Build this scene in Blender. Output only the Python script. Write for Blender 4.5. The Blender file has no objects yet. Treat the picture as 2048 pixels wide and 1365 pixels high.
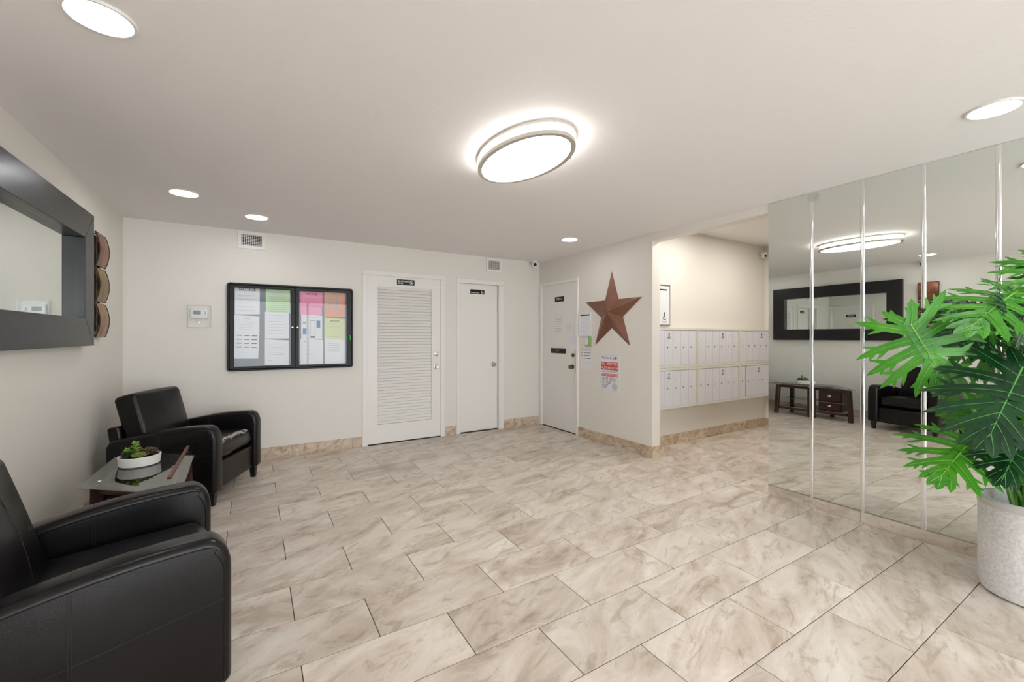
import bpy, bmesh, math, random
from mathutils import Vector, Matrix
random.seed(7)
R = math.radians
scene = bpy.context.scene
C = scene.collection

# ------------------------------------------------------------------ camera, world, exposure
F_PX, YAW, HOR, CAM_H = 849.0, R(31.3), 673.0, 1.29
cam_d = bpy.data.cameras.new('camera'); cam = bpy.data.objects.new('camera', cam_d); C.objects.link(cam)
cam.location = (0, 0, CAM_H); cam.rotation_euler = (R(90), 0, -YAW)
cam_d.sensor_width = 36; cam_d.lens = F_PX / 2048 * 36; cam_d.shift_y = (HOR - 682.5) / 2048
cam_d.clip_start = 0.02
scene.camera = cam
world = bpy.data.worlds.new('overcast_sky'); scene.world = world; world.use_nodes = True
world.node_tree.nodes['Background'].inputs[0].default_value = (0.93, 0.96, 1.0, 1)
world.node_tree.nodes['Background'].inputs[1].default_value = 2.4
scene.view_settings.view_transform = 'Standard'; scene.view_settings.look = 'None'
scene.view_settings.gamma = 1; scene.view_settings.use_curve_mapping = False
scene.view_settings.exposure = 1.42
LAMP, OVAL, HALL = 14.0, 6.5, 24.0            # emission of the down lights, the oval fixture, the mail room light

# pixel -> point helpers (distance always comes from a wall, floor or ceiling plane, or a stated depth)
_s, _c = math.sin(YAW), math.cos(YAW)
def ray(px, py):
    X = (px - 1024) / F_PX
    return Vector((_s + X * _c, _c - X * _s, -(py - HOR) / F_PX))
def ony(px, py, y): r = ray(px, py); t = y / r.y; return Vector((r.x * t, y, r.z * t + CAM_H))
def onx(px, py, x): r = ray(px, py); t = x / r.x; return Vector((x, r.y * t, r.z * t + CAM_H))
def atZ(px, py, Z): r = ray(px, py); return r * Z + Vector((0, 0, CAM_H))

# ------------------------------------------------------------------ materials
def lin(c):
    def f(v):
        v /= 255.0
        return v / 12.92 if v <= 0.04045 else ((v + 0.055) / 1.055) ** 2.4
    return (f(c[0]), f(c[1]), f(c[2]), 1)
MATS = {}
def new_mat(name):
    m = bpy.data.materials.new(name); m.use_nodes = True; MATS[name] = m
    return m, m.node_tree.nodes, m.node_tree.links, m.node_tree.nodes['Principled BSDF']
def mat(name, col, rough=0.5, metal=0.0, bump=None, spec=0.5, vary=None, coat=0.0):
    m, N, L, P = new_mat(name)
    P.inputs['Base Color'].default_value = lin(col); P.inputs['Roughness'].default_value = rough
    P.inputs['Metallic'].default_value = metal; P.inputs['Specular IOR Level'].default_value = spec
    P.inputs['Coat Weight'].default_value = coat
    tc = None
    if bump or vary: tc = N.new('ShaderNodeTexCoord')
    if bump:
        n = N.new('ShaderNodeTexNoise'); n.inputs['Scale'].default_value = bump[0]; n.inputs['Detail'].default_value = 4
        L.new(tc.outputs['Object'], n.inputs['Vector'])
        b = N.new('ShaderNodeBump'); b.inputs['Strength'].default_value = bump[1]; b.inputs['Distance'].default_value = 0.01
        L.new(n.outputs['Fac'], b.inputs['Height']); L.new(b.outputs['Normal'], P.inputs['Normal'])
    if vary:                                    # (other colour, noise scale, low, high, stretch)
        mp = N.new('ShaderNodeMapping'); mp.inputs['Scale'].default_value = vary[4] if len(vary) > 4 else (1, 1, 1)
        L.new(tc.outputs['Object'], mp.inputs['Vector'])
        n = N.new('ShaderNodeTexNoise'); n.inputs['Scale'].default_value = vary[1]; n.inputs['Detail'].default_value = 6
        L.new(mp.outputs['Vector'], n.inputs['Vector'])
        r = N.new('ShaderNodeValToRGB'); r.color_ramp.elements[0].position = vary[2]; r.color_ramp.elements[1].position = vary[3]
        r.color_ramp.elements[0].color = lin(col); r.color_ramp.elements[1].color = lin(vary[0])
        L.new(n.outputs['Fac'], r.inputs['Fac']); L.new(r.outputs['Color'], P.inputs['Base Color'])
    return m
def emit(name, col, strength):
    m, N, L, P = new_mat(name)
    P.inputs['Base Color'].default_value = lin((240, 240, 236)); P.inputs['Emission Color'].default_value = lin(col)
    P.inputs['Emission Strength'].default_value = strength; return m
def glass(name, tint, ior=1.5):
    m, N, L, P = new_mat(name)
    N.remove(P); out = N['Material Output']
    t = N.new('ShaderNodeBsdfTransparent'); t.inputs[0].default_value = lin(tint)
    g = N.new('ShaderNodeBsdfGlossy'); g.inputs['Roughness'].default_value = 0.01
    fr = N.new('ShaderNodeFresnel'); fr.inputs['IOR'].default_value = ior
    mx = N.new('ShaderNodeMixShader')
    ge = N.new('ShaderNodeNewGeometry'); iv = N.new('ShaderNodeMath'); iv.operation = 'SUBTRACT'; iv.inputs[0].default_value = 1.0
    L.new(ge.outputs['Backfacing'], iv.inputs[1]); ml = N.new('ShaderNodeMath'); ml.operation = 'MULTIPLY'   # reflect at the entry face only
    L.new(fr.outputs[0], ml.inputs[0]); L.new(iv.outputs[0], ml.inputs[1])
    L.new(ml.outputs[0], mx.inputs[0]); L.new(t.outputs[0], mx.inputs[1]); L.new(g.outputs[0], mx.inputs[2]); L.new(mx.outputs[0], out.inputs[0])
    return m
def stone(name, cols, stretch, rot, rough, scale=1.0, spec=0.5):
    """veined travertine: each tile (object) takes its own slice of the pattern"""
    m, N, L, P = new_mat(name)
    tc = N.new('ShaderNodeTexCoord'); oi = N.new('ShaderNodeObjectInfo')
    mul = N.new('ShaderNodeMath'); mul.operation = 'MULTIPLY'; mul.inputs[1].default_value = 37.0
    L.new(oi.outputs['Random'], mul.inputs[0])
    add = N.new('ShaderNodeVectorMath'); add.operation = 'ADD'
    cmb = N.new('ShaderNodeCombineXYZ'); L.new(mul.outputs[0], cmb.inputs[2]); L.new(mul.outputs[0], cmb.inputs[0])
    rotn = N.new('ShaderNodeMapping'); rotn.inputs['Rotation'].default_value = rot
    L.new(tc.outputs['Object'], rotn.inputs['Vector'])
    mp = N.new('ShaderNodeMapping'); mp.inputs['Scale'].default_value = stretch
    L.new(rotn.outputs['Vector'], mp.inputs['Vector'])
    L.new(mp.outputs['Vector'], add.inputs[0]); L.new(cmb.outputs[0], add.inputs[1])
    n1 = N.new('ShaderNodeTexNoise'); n1.inputs['Scale'].default_value = 1.6 * scale; n1.inputs['Detail'].default_value = 9
    n1.inputs['Roughness'].default_value = 0.64; n1.inputs['Distortion'].default_value = 1.9
    L.new(add.outputs[0], n1.inputs['Vector'])
    r1 = N.new('ShaderNodeValToRGB'); e = r1.color_ramp.elements
    e[0].position = 0.28; e[0].color = lin(cols[0]); e[1].position = 0.74; e[1].color = lin(cols[3])
    a = e.new(0.42); a.color = lin(cols[1]); b = e.new(0.55); b.color = lin(cols[2])
    L.new(n1.outputs['Fac'], r1.inputs['Fac'])
    n2 = N.new('ShaderNodeTexNoise'); n2.inputs['Scale'].default_value = 5.5 * scale; n2.inputs['Detail'].default_value = 8
    n2.inputs['Roughness'].default_value = 0.7; n2.inputs['Distortion'].default_value = 1.2
    L.new(add.outputs[0], n2.inputs['Vector'])
    r2 = N.new('ShaderNodeValToRGB'); e2 = r2.color_ramp.elements
    e2[0].position = 0.36; e2[0].color = lin(cols[4]); e2[1].position = 0.47; e2[1].color = (1, 1, 1, 1)
    L.new(n2.outputs['Fac'], r2.inputs['Fac'])
    mx = N.new('ShaderNodeMix'); mx.data_type = 'RGBA'; mx.blend_type = 'MULTIPLY'; mx.inputs[0].default_value = 0.55
    L.new(r1.outputs['Color'], mx.inputs[6]); L.new(r2.outputs['Color'], mx.inputs[7])
    hs = N.new('ShaderNodeHueSaturation'); mr = N.new('ShaderNodeMapRange'); mr.inputs[3].default_value = 0.94; mr.inputs[4].default_value = 1.05
    L.new(oi.outputs['Random'], mr.inputs[0]); L.new(mr.outputs[0], hs.inputs['Value'])
    L.new(mx.outputs[2], hs.inputs['Color']); L.new(hs.outputs['Color'], P.inputs['Base Color'])
    P.inputs['Roughness'].default_value = rough; P.inputs['Specular IOR Level'].default_value = spec
    bm = N.new('ShaderNodeBump'); bm.inputs['Strength'].default_value = 0.12; bm.inputs['Distance'].default_value = 0.004
    L.new(n2.outputs['Fac'], bm.inputs['Height']); L.new(bm.outputs['Normal'], P.inputs['Normal'])
    return m

M_wall = mat('cream_paint', (227, 222, 214), 0.45, bump=(160, 0.06), spec=0.35)
M_ceil = mat('ceiling_paint', (240, 236, 234), 0.75, bump=(55, 0.10))
M_trim = mat('white_gloss_paint', (233, 230, 225), 0.35)
M_grout = mat('grout', (92, 84, 75), 0.9)
M_tile = stone('floor_travertine', [(158, 141, 124), (198, 184, 169), (215, 204, 192), (231, 225, 217), (190, 173, 156)], (1.0, 2.3, 2.3), (0, 0, R(-22)), 0.34, .8)
M_base = stone('skirting_travertine', [(138, 112, 84), (186, 164, 138), (206, 190, 168), (222, 210, 192), (170, 148, 120)], (1.2, 1.2, 2.4), (R(20), R(25), 0), 0.4, 2.2)
M_black = mat('black_plastic', (12, 12, 13), 0.4, spec=.3)
M_chrome = mat('brushed_nickel', (196, 192, 186), 0.25, 1.0)
M_brass = mat('antique_brass', (120, 108, 84), 0.35, 1.0)
M_white = mat('white_plastic', (226, 225, 222), 0.4)
M_paper = mat('white_paper', (228, 228, 232), 0.8)
M_ink = mat('print_ink', (40, 38, 40), 0.8)
M_greyink = mat('grey_print_ink', (180, 180, 188), 0.8)
M_redink = mat('red_print_ink', (205, 70, 74), 0.7)
M_letter = mat('white_lettering', (225, 225, 222), 0.6)
M_leather = mat('black_leather', (13, 10, 11), 0.29, bump=(160, 0.06), vary=((18, 14, 15), 6, 0.4, 0.7), spec=.32)
M_seam = mat('leather_seam', (40, 35, 36), 0.5)
M_wornleather = None
M_wood = mat('dark_cherry_wood', (64, 30, 24), 0.35, bump=(60, 0.05), vary=((40, 18, 15), 9, 0.35, 0.7, (1, 8, 8)))
M_ebony = mat('espresso_wood', (15, 14, 16), 0.3, bump=(30, 0.05), vary=((22, 20, 23), 5, 0.4, 0.7, (12, 1, 12)))
M_glass = glass('clear_glass', (253, 254, 254), 1.45)
M_tglass = glass('table_glass', (200, 214, 208), 6.0)
m, N, L, P = new_mat('mirror_silver'); M_mirror = m
P.inputs['Base Color'].default_value = (0.80, 0.83, 0.80, 1); P.inputs['Metallic'].default_value = 1; P.inputs['Roughness'].default_value = 0.0
M_lamp = emit('led_lens', (250, 251, 255), LAMP)
M_oval = emit('acrylic_diffuser', (252, 251, 250), OVAL)
M_hall = emit('hall_led_lens', (255, 251, 243), HALL)
M_bronze = mat('rusty_brown_metal', (134, 92, 72), 0.42, 0.15, bump=(25, 0.06), vary=((118, 78, 60), 4, 0.4, 0.65))
M_mail = mat('mailbox_aluminium', (216, 216, 222), 0.42)
M_mailframe = mat('mailbox_trim', (214, 212, 202), 0.4)
M_felt = mat('grey_felt', (128, 132, 140), 0.9)

# ------------------------------------------------------------------ mesh building
class MB:
    def __init__(s): s.v = []; s.f = []
    def add(s, verts, faces):
        o = len(s.v); s.v += [Vector(p) for p in verts]; s.f += [tuple(i + o for i in f) for f in faces]; return s
    def hexa(s, p): return s.add(p, [(0, 3, 2, 1), (4, 5, 6, 7), (0, 1, 5, 4), (1, 2, 6, 5), (2, 3, 7, 6), (3, 0, 4, 7)])
    def box(s, x0, x1, y0, y1, z0, z1):
        x0, x1 = sorted((x0, x1)); y0, y1 = sorted((y0, y1)); z0, z1 = sorted((z0, z1))
        return s.hexa([(x0, y0, z0), (x1, y0, z0), (x1, y1, z0), (x0, y1, z0), (x0, y0, z1), (x1, y0, z1), (x1, y1, z1), (x0, y1, z1)])
    def prism(s, poly, fa, fb):
        n = len(poly); A = [fa(*p) for p in poly]; B = [fb(*p) for p in poly]
        return s.add(A + B, [tuple(range(n))[::-1], tuple(range(n, 2 * n))] + [(i, (i + 1) % n, n + (i + 1) % n, n + i) for i in range(n)])
    def lathe(s, prof, seg=24, mtx=None, sx=1, sy=1):
        mtx = mtx or Matrix.Identity(4); n = len(prof); V = []
        for k in range(seg):
            a = 2 * math.pi * k / seg
            V += [mtx @ Vector((r * math.cos(a) * sx, r * math.sin(a) * sy, z)) for r, z in prof]
        Fc = []
        for k in range(seg):
            k2 = (k + 1) % seg
            for i in range(n - 1): Fc.append((k * n + i, k2 * n + i, k2 * n + i + 1, k * n + i + 1))
        if prof[0][0] > 1e-6: Fc.append(tuple(k * n for k in range(seg))[::-1])
        if prof[-1][0] > 1e-6: Fc.append(tuple(k * n + n - 1 for k in range(seg)))
        return s.add(V, Fc)
    def tube(s, pts, rad, seg=8, closed=False):
        pts = [Vector(p) for p in pts]; n = len(pts); rr = rad if isinstance(rad, (list, tuple)) else [rad] * n
        V = []; prev = None
        for i, p in enumerate(pts):
            d = (pts[(i + 1) % n] - pts[i - 1]) if closed else (pts[min(i + 1, n - 1)] - pts[max(i - 1, 0)])
            d.normalize()
            a = prev if prev else (Vector((0, 0, 1)) if abs(d.z) < 0.9 else Vector((1, 0, 0)))
            u = (a - d * a.dot(d)).normalized(); w = d.cross(u); prev = u
            V += [p + (u * math.cos(2 * math.pi * k / seg) + w * math.sin(2 * math.pi * k / seg)) * rr[i] for k in range(seg)]
        Fc = []
        for i in range(n if closed else n - 1):
            j = (i + 1) % n
            for k in range(seg): Fc.append((i * seg + k, i * seg + (k + 1) % seg, j * seg + (k + 1) % seg, j * seg + k))
        if not closed: Fc += [tuple(range(seg))[::-1], tuple((n - 1) * seg + k for k in range(seg))]
        return s.add(V, Fc)
    def grid(s, rows):
        n, mm = len(rows), len(rows[0])
        return s.add([p for r in rows for p in r], [(i * mm + j, i * mm + j + 1, (i + 1) * mm + j + 1, (i + 1) * mm + j) for i in range(n - 1) for j in range(mm - 1)])
    def rbox(s, hx, hy, hz, r, mtx=None, puff=(0, 0, 0), k=3, inner=3):
        mtx = mtx or Matrix.Identity(4)
        def ax(h):
            a = [h - r + r * math.tan(R(45) * i / k) for i in range(k + 1)]
            mid = [-(h - r) + 2 * (h - r) * (i + 1) / (inner + 1) for i in range(inner)]
            return [-q for q in a[::-1]] + mid + a
        H = (hx, hy, hz); A = [ax(h) for h in H]
        def mp(q):
            c = Vector([max(-(H[i] - r), min(H[i] - r, q[i])) for i in range(3)]); d = Vector(q) - c
            p = c + (d.normalized() * r if d.length > 1e-9 else d)
            for i in range(3):
                if puff[i]:
                    o = [j for j in range(3) if j != i]
                    w = (1 - (q[o[0]] / H[o[0]]) ** 2) * (1 - (q[o[1]] / H[o[1]]) ** 2)
                    p[i] += math.copysign(puff[i] * max(w, 0) * abs(q[i] / H[i]), q[i])
            return mtx @ p
        for i in range(3):
            a, b = [j for j in range(3) if j != i]
            for sg in (-1, 1):
                rows = []
                for u in A[a]:
                    row = []
                    for w in A[b]:
                        q = [0, 0, 0]; q[a] = u; q[b] = w; q[i] = sg * H[i]; row.append(mp(q))
                    rows.append(row)
                s.grid(rows)
        return s

TM = {}                                         # world matrices of the things
def reg(o):
    C.objects.link(o); return o
def thing(name, label, cat, loc=(0, 0, 0), rz=0, group=None):
    o = reg(bpy.data.objects.new(name, None)); o.location = loc; o.rotation_euler = (0, 0, rz)
    o.empty_display_size = 0.1
    TM[o.name] = Matrix.Translation(loc) @ Matrix.Rotation(rz, 4, 'Z'); tag(o, label, cat, group); return o
def tag(o, label=None, cat=None, group=None, kind=None):
    if label: o['label'] = label
    if cat: o['category'] = cat
    if group: o['group'] = group
    if kind: o['kind'] = kind
    return o
def mesh_of(mb, name, bevel=0, seg=1, smooth=False, merge=True, limit=0.5):
    me = bpy.data.meshes.new(name); me.from_pydata([tuple(v) for v in mb.v], [], mb.f); me.update()
    bm = bmesh.new(); bm.from_mesh(me)
    if merge: bmesh.ops.remove_doubles(bm, verts=bm.verts, dist=1e-5)
    bmesh.ops.recalc_face_normals(bm, faces=bm.faces)
    if bevel:
        ed = [e for e in bm.edges if len(e.link_faces) == 2 and e.calc_face_angle(0) > limit]
        bmesh.ops.bevel(bm, geom=ed, offset=bevel, segments=seg, affect='EDGES', profile=0.5, clamp_overlap=True)
    if smooth:
        for f in bm.faces: f.smooth = True
        for e in bm.edges:
            if len(e.link_faces) == 2 and e.calc_face_angle(0) > R(42): e.smooth = False
    bm.to_mesh(me); bm.free(); return me
def mk(name, mb, material, parent=None, bevel=0, seg=1, smooth=False, local=False, merge=True, limit=0.5):
    """one mesh object; world coordinates unless local, brought into the parent's frame"""
    root = parent
    while root is not None and root.parent is not None: root = root.parent
    if root is not None and not local and root.name in TM:
        inv = TM[root.name].inverted(); mb.v = [inv @ v for v in mb.v]
    me = mesh_of(mb, name, bevel, seg, smooth, merge, limit); me.materials.append(material)
    o = reg(bpy.data.objects.new(name, me)); o.parent = parent
    return o
def struct(name, mb, material, parent=None, **k):
    o = mk(name, mb, material, parent, **k); o['kind'] = 'structure'; return o
def solo(name, mb, material, label, cat, group=None, base=None, **k):
    """a thing that is one mesh: origin at its base / back"""
    base = Vector(base) if base is not None else Vector((0, 0, 0))
    mb.v = [v - base for v in mb.v]
    o = mk(name, mb, material, None, **k); o.location = base; tag(o, label, cat, group); TM[o.name] = Matrix.Translation(base); return o

class Surf:
    """a wall face: u to the viewer's right, v up, d out of the wall"""
    def __init__(s, o, u, n): s.o = Vector(o); s.u = Vector(u); s.n = Vector(n); s.z = Vector((0, 0, 1))
    def P(s, u, v, d): return s.o + s.u * u + s.z * v + s.n * d
    def box(s, mb, u0, u1, v0, v1, d0, d1):
        return mb.hexa([s.P(u0, v0, d0), s.P(u1, v0, d0), s.P(u1, v0, d1), s.P(u0, v0, d1), s.P(u0, v1, d0), s.P(u1, v1, d0), s.P(u1, v1, d1), s.P(u0, v1, d1)])
    def quad(s, mb, pts, d): return mb.add([s.P(u, v, d) for u, v in pts], [(0, 1, 2, 3)])
    def M(s, u, v, d):
        m = Matrix.Identity(4)
        for i, c in enumerate((s.u, s.z, s.n)): m[0][i], m[1][i], m[2][i] = c
        m.translation = s.P(u, v, d); return m
    def px(s, px, py, d=0):
        r = ray(px, py); o = s.o + s.n * d - Vector((0, 0, CAM_H)); t = o.dot(s.n) / r.dot(s.n)
        p = r * t + Vector((0, 0, CAM_H)) - s.o
        return p.dot(s.u), p.z
XL, XR, YB, H, YF = -1.02, 3.60, 5.14, 2.375, -3.00
YM, XA, HA, HEAD = 3.345, 6.30, 2.585, 2.30
Y0, Y1 = 1.875, 3.065                            # opening to the mail room
BACK = Surf((0, YB, 0), (1, 0, 0), (0, -1, 0))
RIGHT = Surf((XR, 0, 0), (0, -1, 0), (-1, 0, 0))
MAIL = Surf((0, YM, 0), (1, 0, 0), (0, -1, 0))
LEFT = Surf((XL, 0, 0), (0, 1, 0), (1, 0, 0))

_txt = {}
def text_mb(body, size, mtx, align='CENTER', bold=0.0, spacing=1.0):
    key = (body, align, bold, spacing)
    if key not in _txt:
        cu = bpy.data.curves.new('t', 'FONT'); cu.body = body; cu.size = 1; cu.align_x = align; cu.align_y = 'CENTER'
        cu.resolution_u = 2; cu.offset = bold; cu.space_line = spacing
        o = reg(bpy.data.objects.new('t', cu))
        me = bpy.data.meshes.new_from_object(o.evaluated_get(bpy.context.evaluated_depsgraph_get()))
        _txt[key] = ([v.co.copy() for v in me.vertices], [tuple(p.vertices) for p in me.polygons])
        bpy.data.objects.remove(o); bpy.data.curves.remove(cu); bpy.data.meshes.remove(me)
    v, f = _txt[key]; mb = MB(); mb.add([mtx @ (p * size) for p in v], f); return mb
def join(*mbs):
    r = MB()
    for q in mbs: r.add(q.v, q.f)
    return r

# ------------------------------------------------------------------ the setting: floor and its tiles
mb = MB(); mb.box(XL - .2, XA + .2, YF - .2, YB + .2, -0.12, -0.003)
floor = struct('floor', mb, M_grout)
TL, TW, GAP = 0.612, 0.3062, 0.0036
tile_meshes = {}
def tile_mesh(w, d):
    key = (round(w, 3), round(d, 3))
    if key not in tile_meshes:
        q = MB().box(-w / 2, w / 2, -d / 2, d / 2, -0.0045, 0); me = mesh_of(q, 'tile', 0.0012, 1); me.materials.append(M_tile); tile_meshes[key] = me
    return tile_meshes[key]
def lay(x0, x1, y0, y1):
    k0 = math.floor((y0 - 0.626) / TW); k1 = math.ceil((y1 - 0.626) / TW)
    for k in range(k0, k1):
        ya, yb = max(0.626 + k * TW, y0), min(0.626 + (k + 1) * TW, y1)
        if yb - ya < 0.02: continue
        ph = 2.300 + (TL / 2 if k % 2 else 0)
        n0 = math.floor((x0 - ph) / TL); n1 = math.ceil((x1 - ph) / TL)
        for n in range(n0, n1):
            xa, xb = max(ph + n * TL, x0), min(ph + (n + 1) * TL, x1)
            if xb - xa < 0.02: continue
            o = reg(bpy.data.objects.new('tile', tile_mesh(xb - xa - GAP, yb - ya - GAP)))
            o.location = ((xa + xb) / 2, (ya + yb) / 2, 0); o.parent = floor
lay(XL, XR, YF, YB)                              # lobby
lay(XR, XA, 0.55, YM)                            # mail room (the strip under the mirror wall is covered by it)

mb = MB(); mb.box(XL - .2, XR + .12, YF - .2, YB + .2, H, H + .25); struct('ceiling', mb, M_ceil)
mb = MB(); mb.box(XR + .12, XA + .2, 0.3, YM + .2, HA, HA + .04); struct('ceiling_alcove', mb, M_ceil)
mb = MB(); mb.box(XL - .15, XL, YF, YB, 0, H); struct('wall_left', mb, M_wall)
# doors on the back wall: outer casing u0,u1,top ; slab
D1 = dict(c=(1.078, 2.107, 2.07), s=(1.140, 2.051, 2.012)); D2 = dict(c=(2.268, 2.985, 2.058), s=(2.325, 2.905, 1.995))
D3 = dict(c=(-5.136, -4.257, 2.058), s=(-5.072, -4.302, 2.01))
def wall_with_doors(name, S, u0, u1, top, doors):
    mb = MB(); S.box(mb, u0, u1, 0, top, -0.20, -0.07); cur = u0
    for d in doors:
        a, b, t = d['s']; S.box(mb, cur, a - .004, 0, top, -0.07, 0); S.box(mb, a - .004, b + .004, t + .004, top, -0.07, 0); cur = b + .004
    S.box(mb, cur, u1, 0, top, -0.07, 0)
    return struct(name, mb, M_wall, merge=False)
wall_with_doors('wall_back', BACK, XL, XR + .12, H, [D1, D2])
mb = MB(); S = RIGHT
S.box(mb, -YB, -Y1, 0, H, -0.12, -0.07); cur = -YB
a, b, t = D3['s']
S.box(mb, -YB, a - .004, 0, H, -.07, 0); S.box(mb, a - .004, b + .004, t + .004, H, -.07, 0); S.box(mb, b + .004, -Y1, 0, H, -.07, 0)
struct('wall_right', mb, M_wall, merge=False)
mb = MB(); mb.box(XR, XR + .12, Y0, Y1, HEAD, HA + .03); struct('trim_1', mb, M_wall)
mb = MB(); mb.box(XR + .005, XR + .12, Y1, YB, H, HA + .03); mb.box(XR + .005, XR + .12, YF, Y0, H, HA + .03); struct('wall_upper', mb, M_wall)
mb = MB(); mb.box(XR, XR + .12, YF, Y0, 0, H); wall_mirror = struct('wall_mirror', mb, M_wall)
mb = MB(); mb.box(XR + .12, XA + .15, YM, YM + .15, 0, HA); struct('wall_mail', mb, M_wall)
mb = MB(); mb.box(XA, XA + .15, 0.4, YM, 0, HA); struct('wall_alcove', mb, M_wall)
mb = MB(); mb.box(XR + .12, XA, 0.4, 0.55, 0, HA); struct('wall_passage', mb, M_wall)
# the wall behind the camera with the glazed entrance
WX0, WX1, WZ = -0.85, 3.45, 2.28
mb = MB(); mb.box(XL - .15, WX0, YF - .15, YF, 0, H); mb.box(WX1, XR + .12, YF - .15, YF, 0, H); mb.box(WX0, WX1, YF - .15, YF, WZ, H)
struct('wall_front', mb, M_wall, merge=False)
mb = MB(); fw = .05
for u in (WX0, (WX0 + WX1) / 2 - fw / 2, WX1 - fw): mb.box(u, u + fw, YF - .10, YF - .04, 0, WZ)
for z in (0, WZ - fw): mb.box(WX0, WX1, YF - .10, YF - .04, z, z + fw)
win = struct('window_1', mb, M_black, merge=False)
for u0, u1 in ((WX0 + fw, (WX0 + WX1) / 2 - fw / 2), ((WX0 + WX1) / 2 + fw / 2, WX1 - fw)):
    mk('pane', MB().box(u0, u1, YF - .074, YF - .066, fw, WZ - fw), M_glass, win)

# skirting of stone tiles, each tile a piece of its own
def skirting(name, S, runs, h=0.12, t=0.013, m_=None):
    root = reg(bpy.data.objects.new(name, None)); root['kind'] = 'structure'; root.empty_display_size = .05; TM[root.name] = Matrix.Identity(4)
    for u0, u1, ph in runs:
        cuts = [u0]; x = u0 + ph
        while x < u1 - .02: cuts.append(x); x += .61
        cuts.append(u1)
        for a, b in zip(cuts, cuts[1:]):
            w = b - a - .003; q = MB(); q.box(-w / 2, w / 2, 0, t, 0, h)
            me = mesh_of(q, 'tile', .0015, 1); me.materials.append(m_ or M_base)
            o = reg(bpy.data.objects.new('tile', me)); o.parent = root
            mm = Matrix.Identity(4)
            for i, c in enumerate((S.u, S.n, S.z)): mm[0][i], mm[1][i], mm[2][i] = c
            mm.translation = S.P((a + b) / 2, 0, 0); o.matrix_basis = mm
    return root
skirting('baseboard_back', BACK, [(XL + .014, 1.076, .51 + .24), (2.108, 2.266, .61), (2.987, XR - .004, .30)])
skirting('baseboard_right', RIGHT, [(-4.255, -Y1 + .0, .56)])
skirting('baseboard_left', LEFT, [(YF + .02, YB - .014, .33)])
skirting('baseboard_mirror', RIGHT, [(-Y0, 2.98, .62)], h=.073, t=.016, m_=M_tile)
skirting('baseboard_mail', MAIL, [(XR + .136, XA - .014, .55)])
skirting('baseboard_alcove', Surf((XA, 0, 0), (0, -1, 0), (-1, 0, 0)), [(-YM, -.56, .3)])
JAMB = Surf((0, Y1, 0), (1, 0, 0), (0, -1, 0))
skirting('baseboard_jamb', JAMB, [(XR - .013, XR + .133, .61)])

# ------------------------------------------------------------------ mirror wall: twelve-inch bevelled panels
PW = 0.3135; ZB, ZT = 0.0735, H - .002
tilt = [-0.5, -0.06, 0.10, 0.0, 0.05, 0, 0, 0, 0, 0, 0]
M_strip = mat('polished_strip', (236, 238, 238), .10, 1.0)
for i in range(11):
    ya, yb = Y0 - i * PW, Y0 - (i + 1) * PW + .0008; xf = XR - .006; mid_y = (ya + yb) / 2; dx = (ya - mid_y) * math.tan(R(tilt[i]))
    q = MB().hexa([(xf + dx, ya, ZB), (XR, ya, ZB), (XR, yb, ZB), (xf - dx, yb, ZB), (xf + dx, ya, ZT), (XR, ya, ZT), (XR, yb, ZT), (xf - dx, yb, ZT)])
    mk('mirror_panel', q, M_mirror, wall_mirror)
    if i:                                           # slim half-round strip over each joint
        w, hh, n = .0125, .006, 8; prof = [(ya + w * math.cos(math.pi * j / n), XR - .0068 - hh * math.sin(math.pi * j / n)) for j in range(n + 1)]
        q = MB().prism(prof, lambda y, x: Vector((x, y, ZB)), lambda y, x: Vector((x, y, ZT))); mk('mirror_strip', q, M_strip, wall_mirror, smooth=True)
q = MB(); q.box(XR - .010, XR - .008, -1.57, Y0, ZB - .002, ZB + .006); mk('mirror_channel', q, M_chrome, wall_mirror)
q = MB(); q.box(XR - .018, XR - .0135, Y0 - PW - .045, Y0 - PW + .028, H - .075, H - .012); mk('mirror_clip', q, glass('acrylic_clip', (251, 252, 252), 1.6), wall_mirror, .003)

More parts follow.
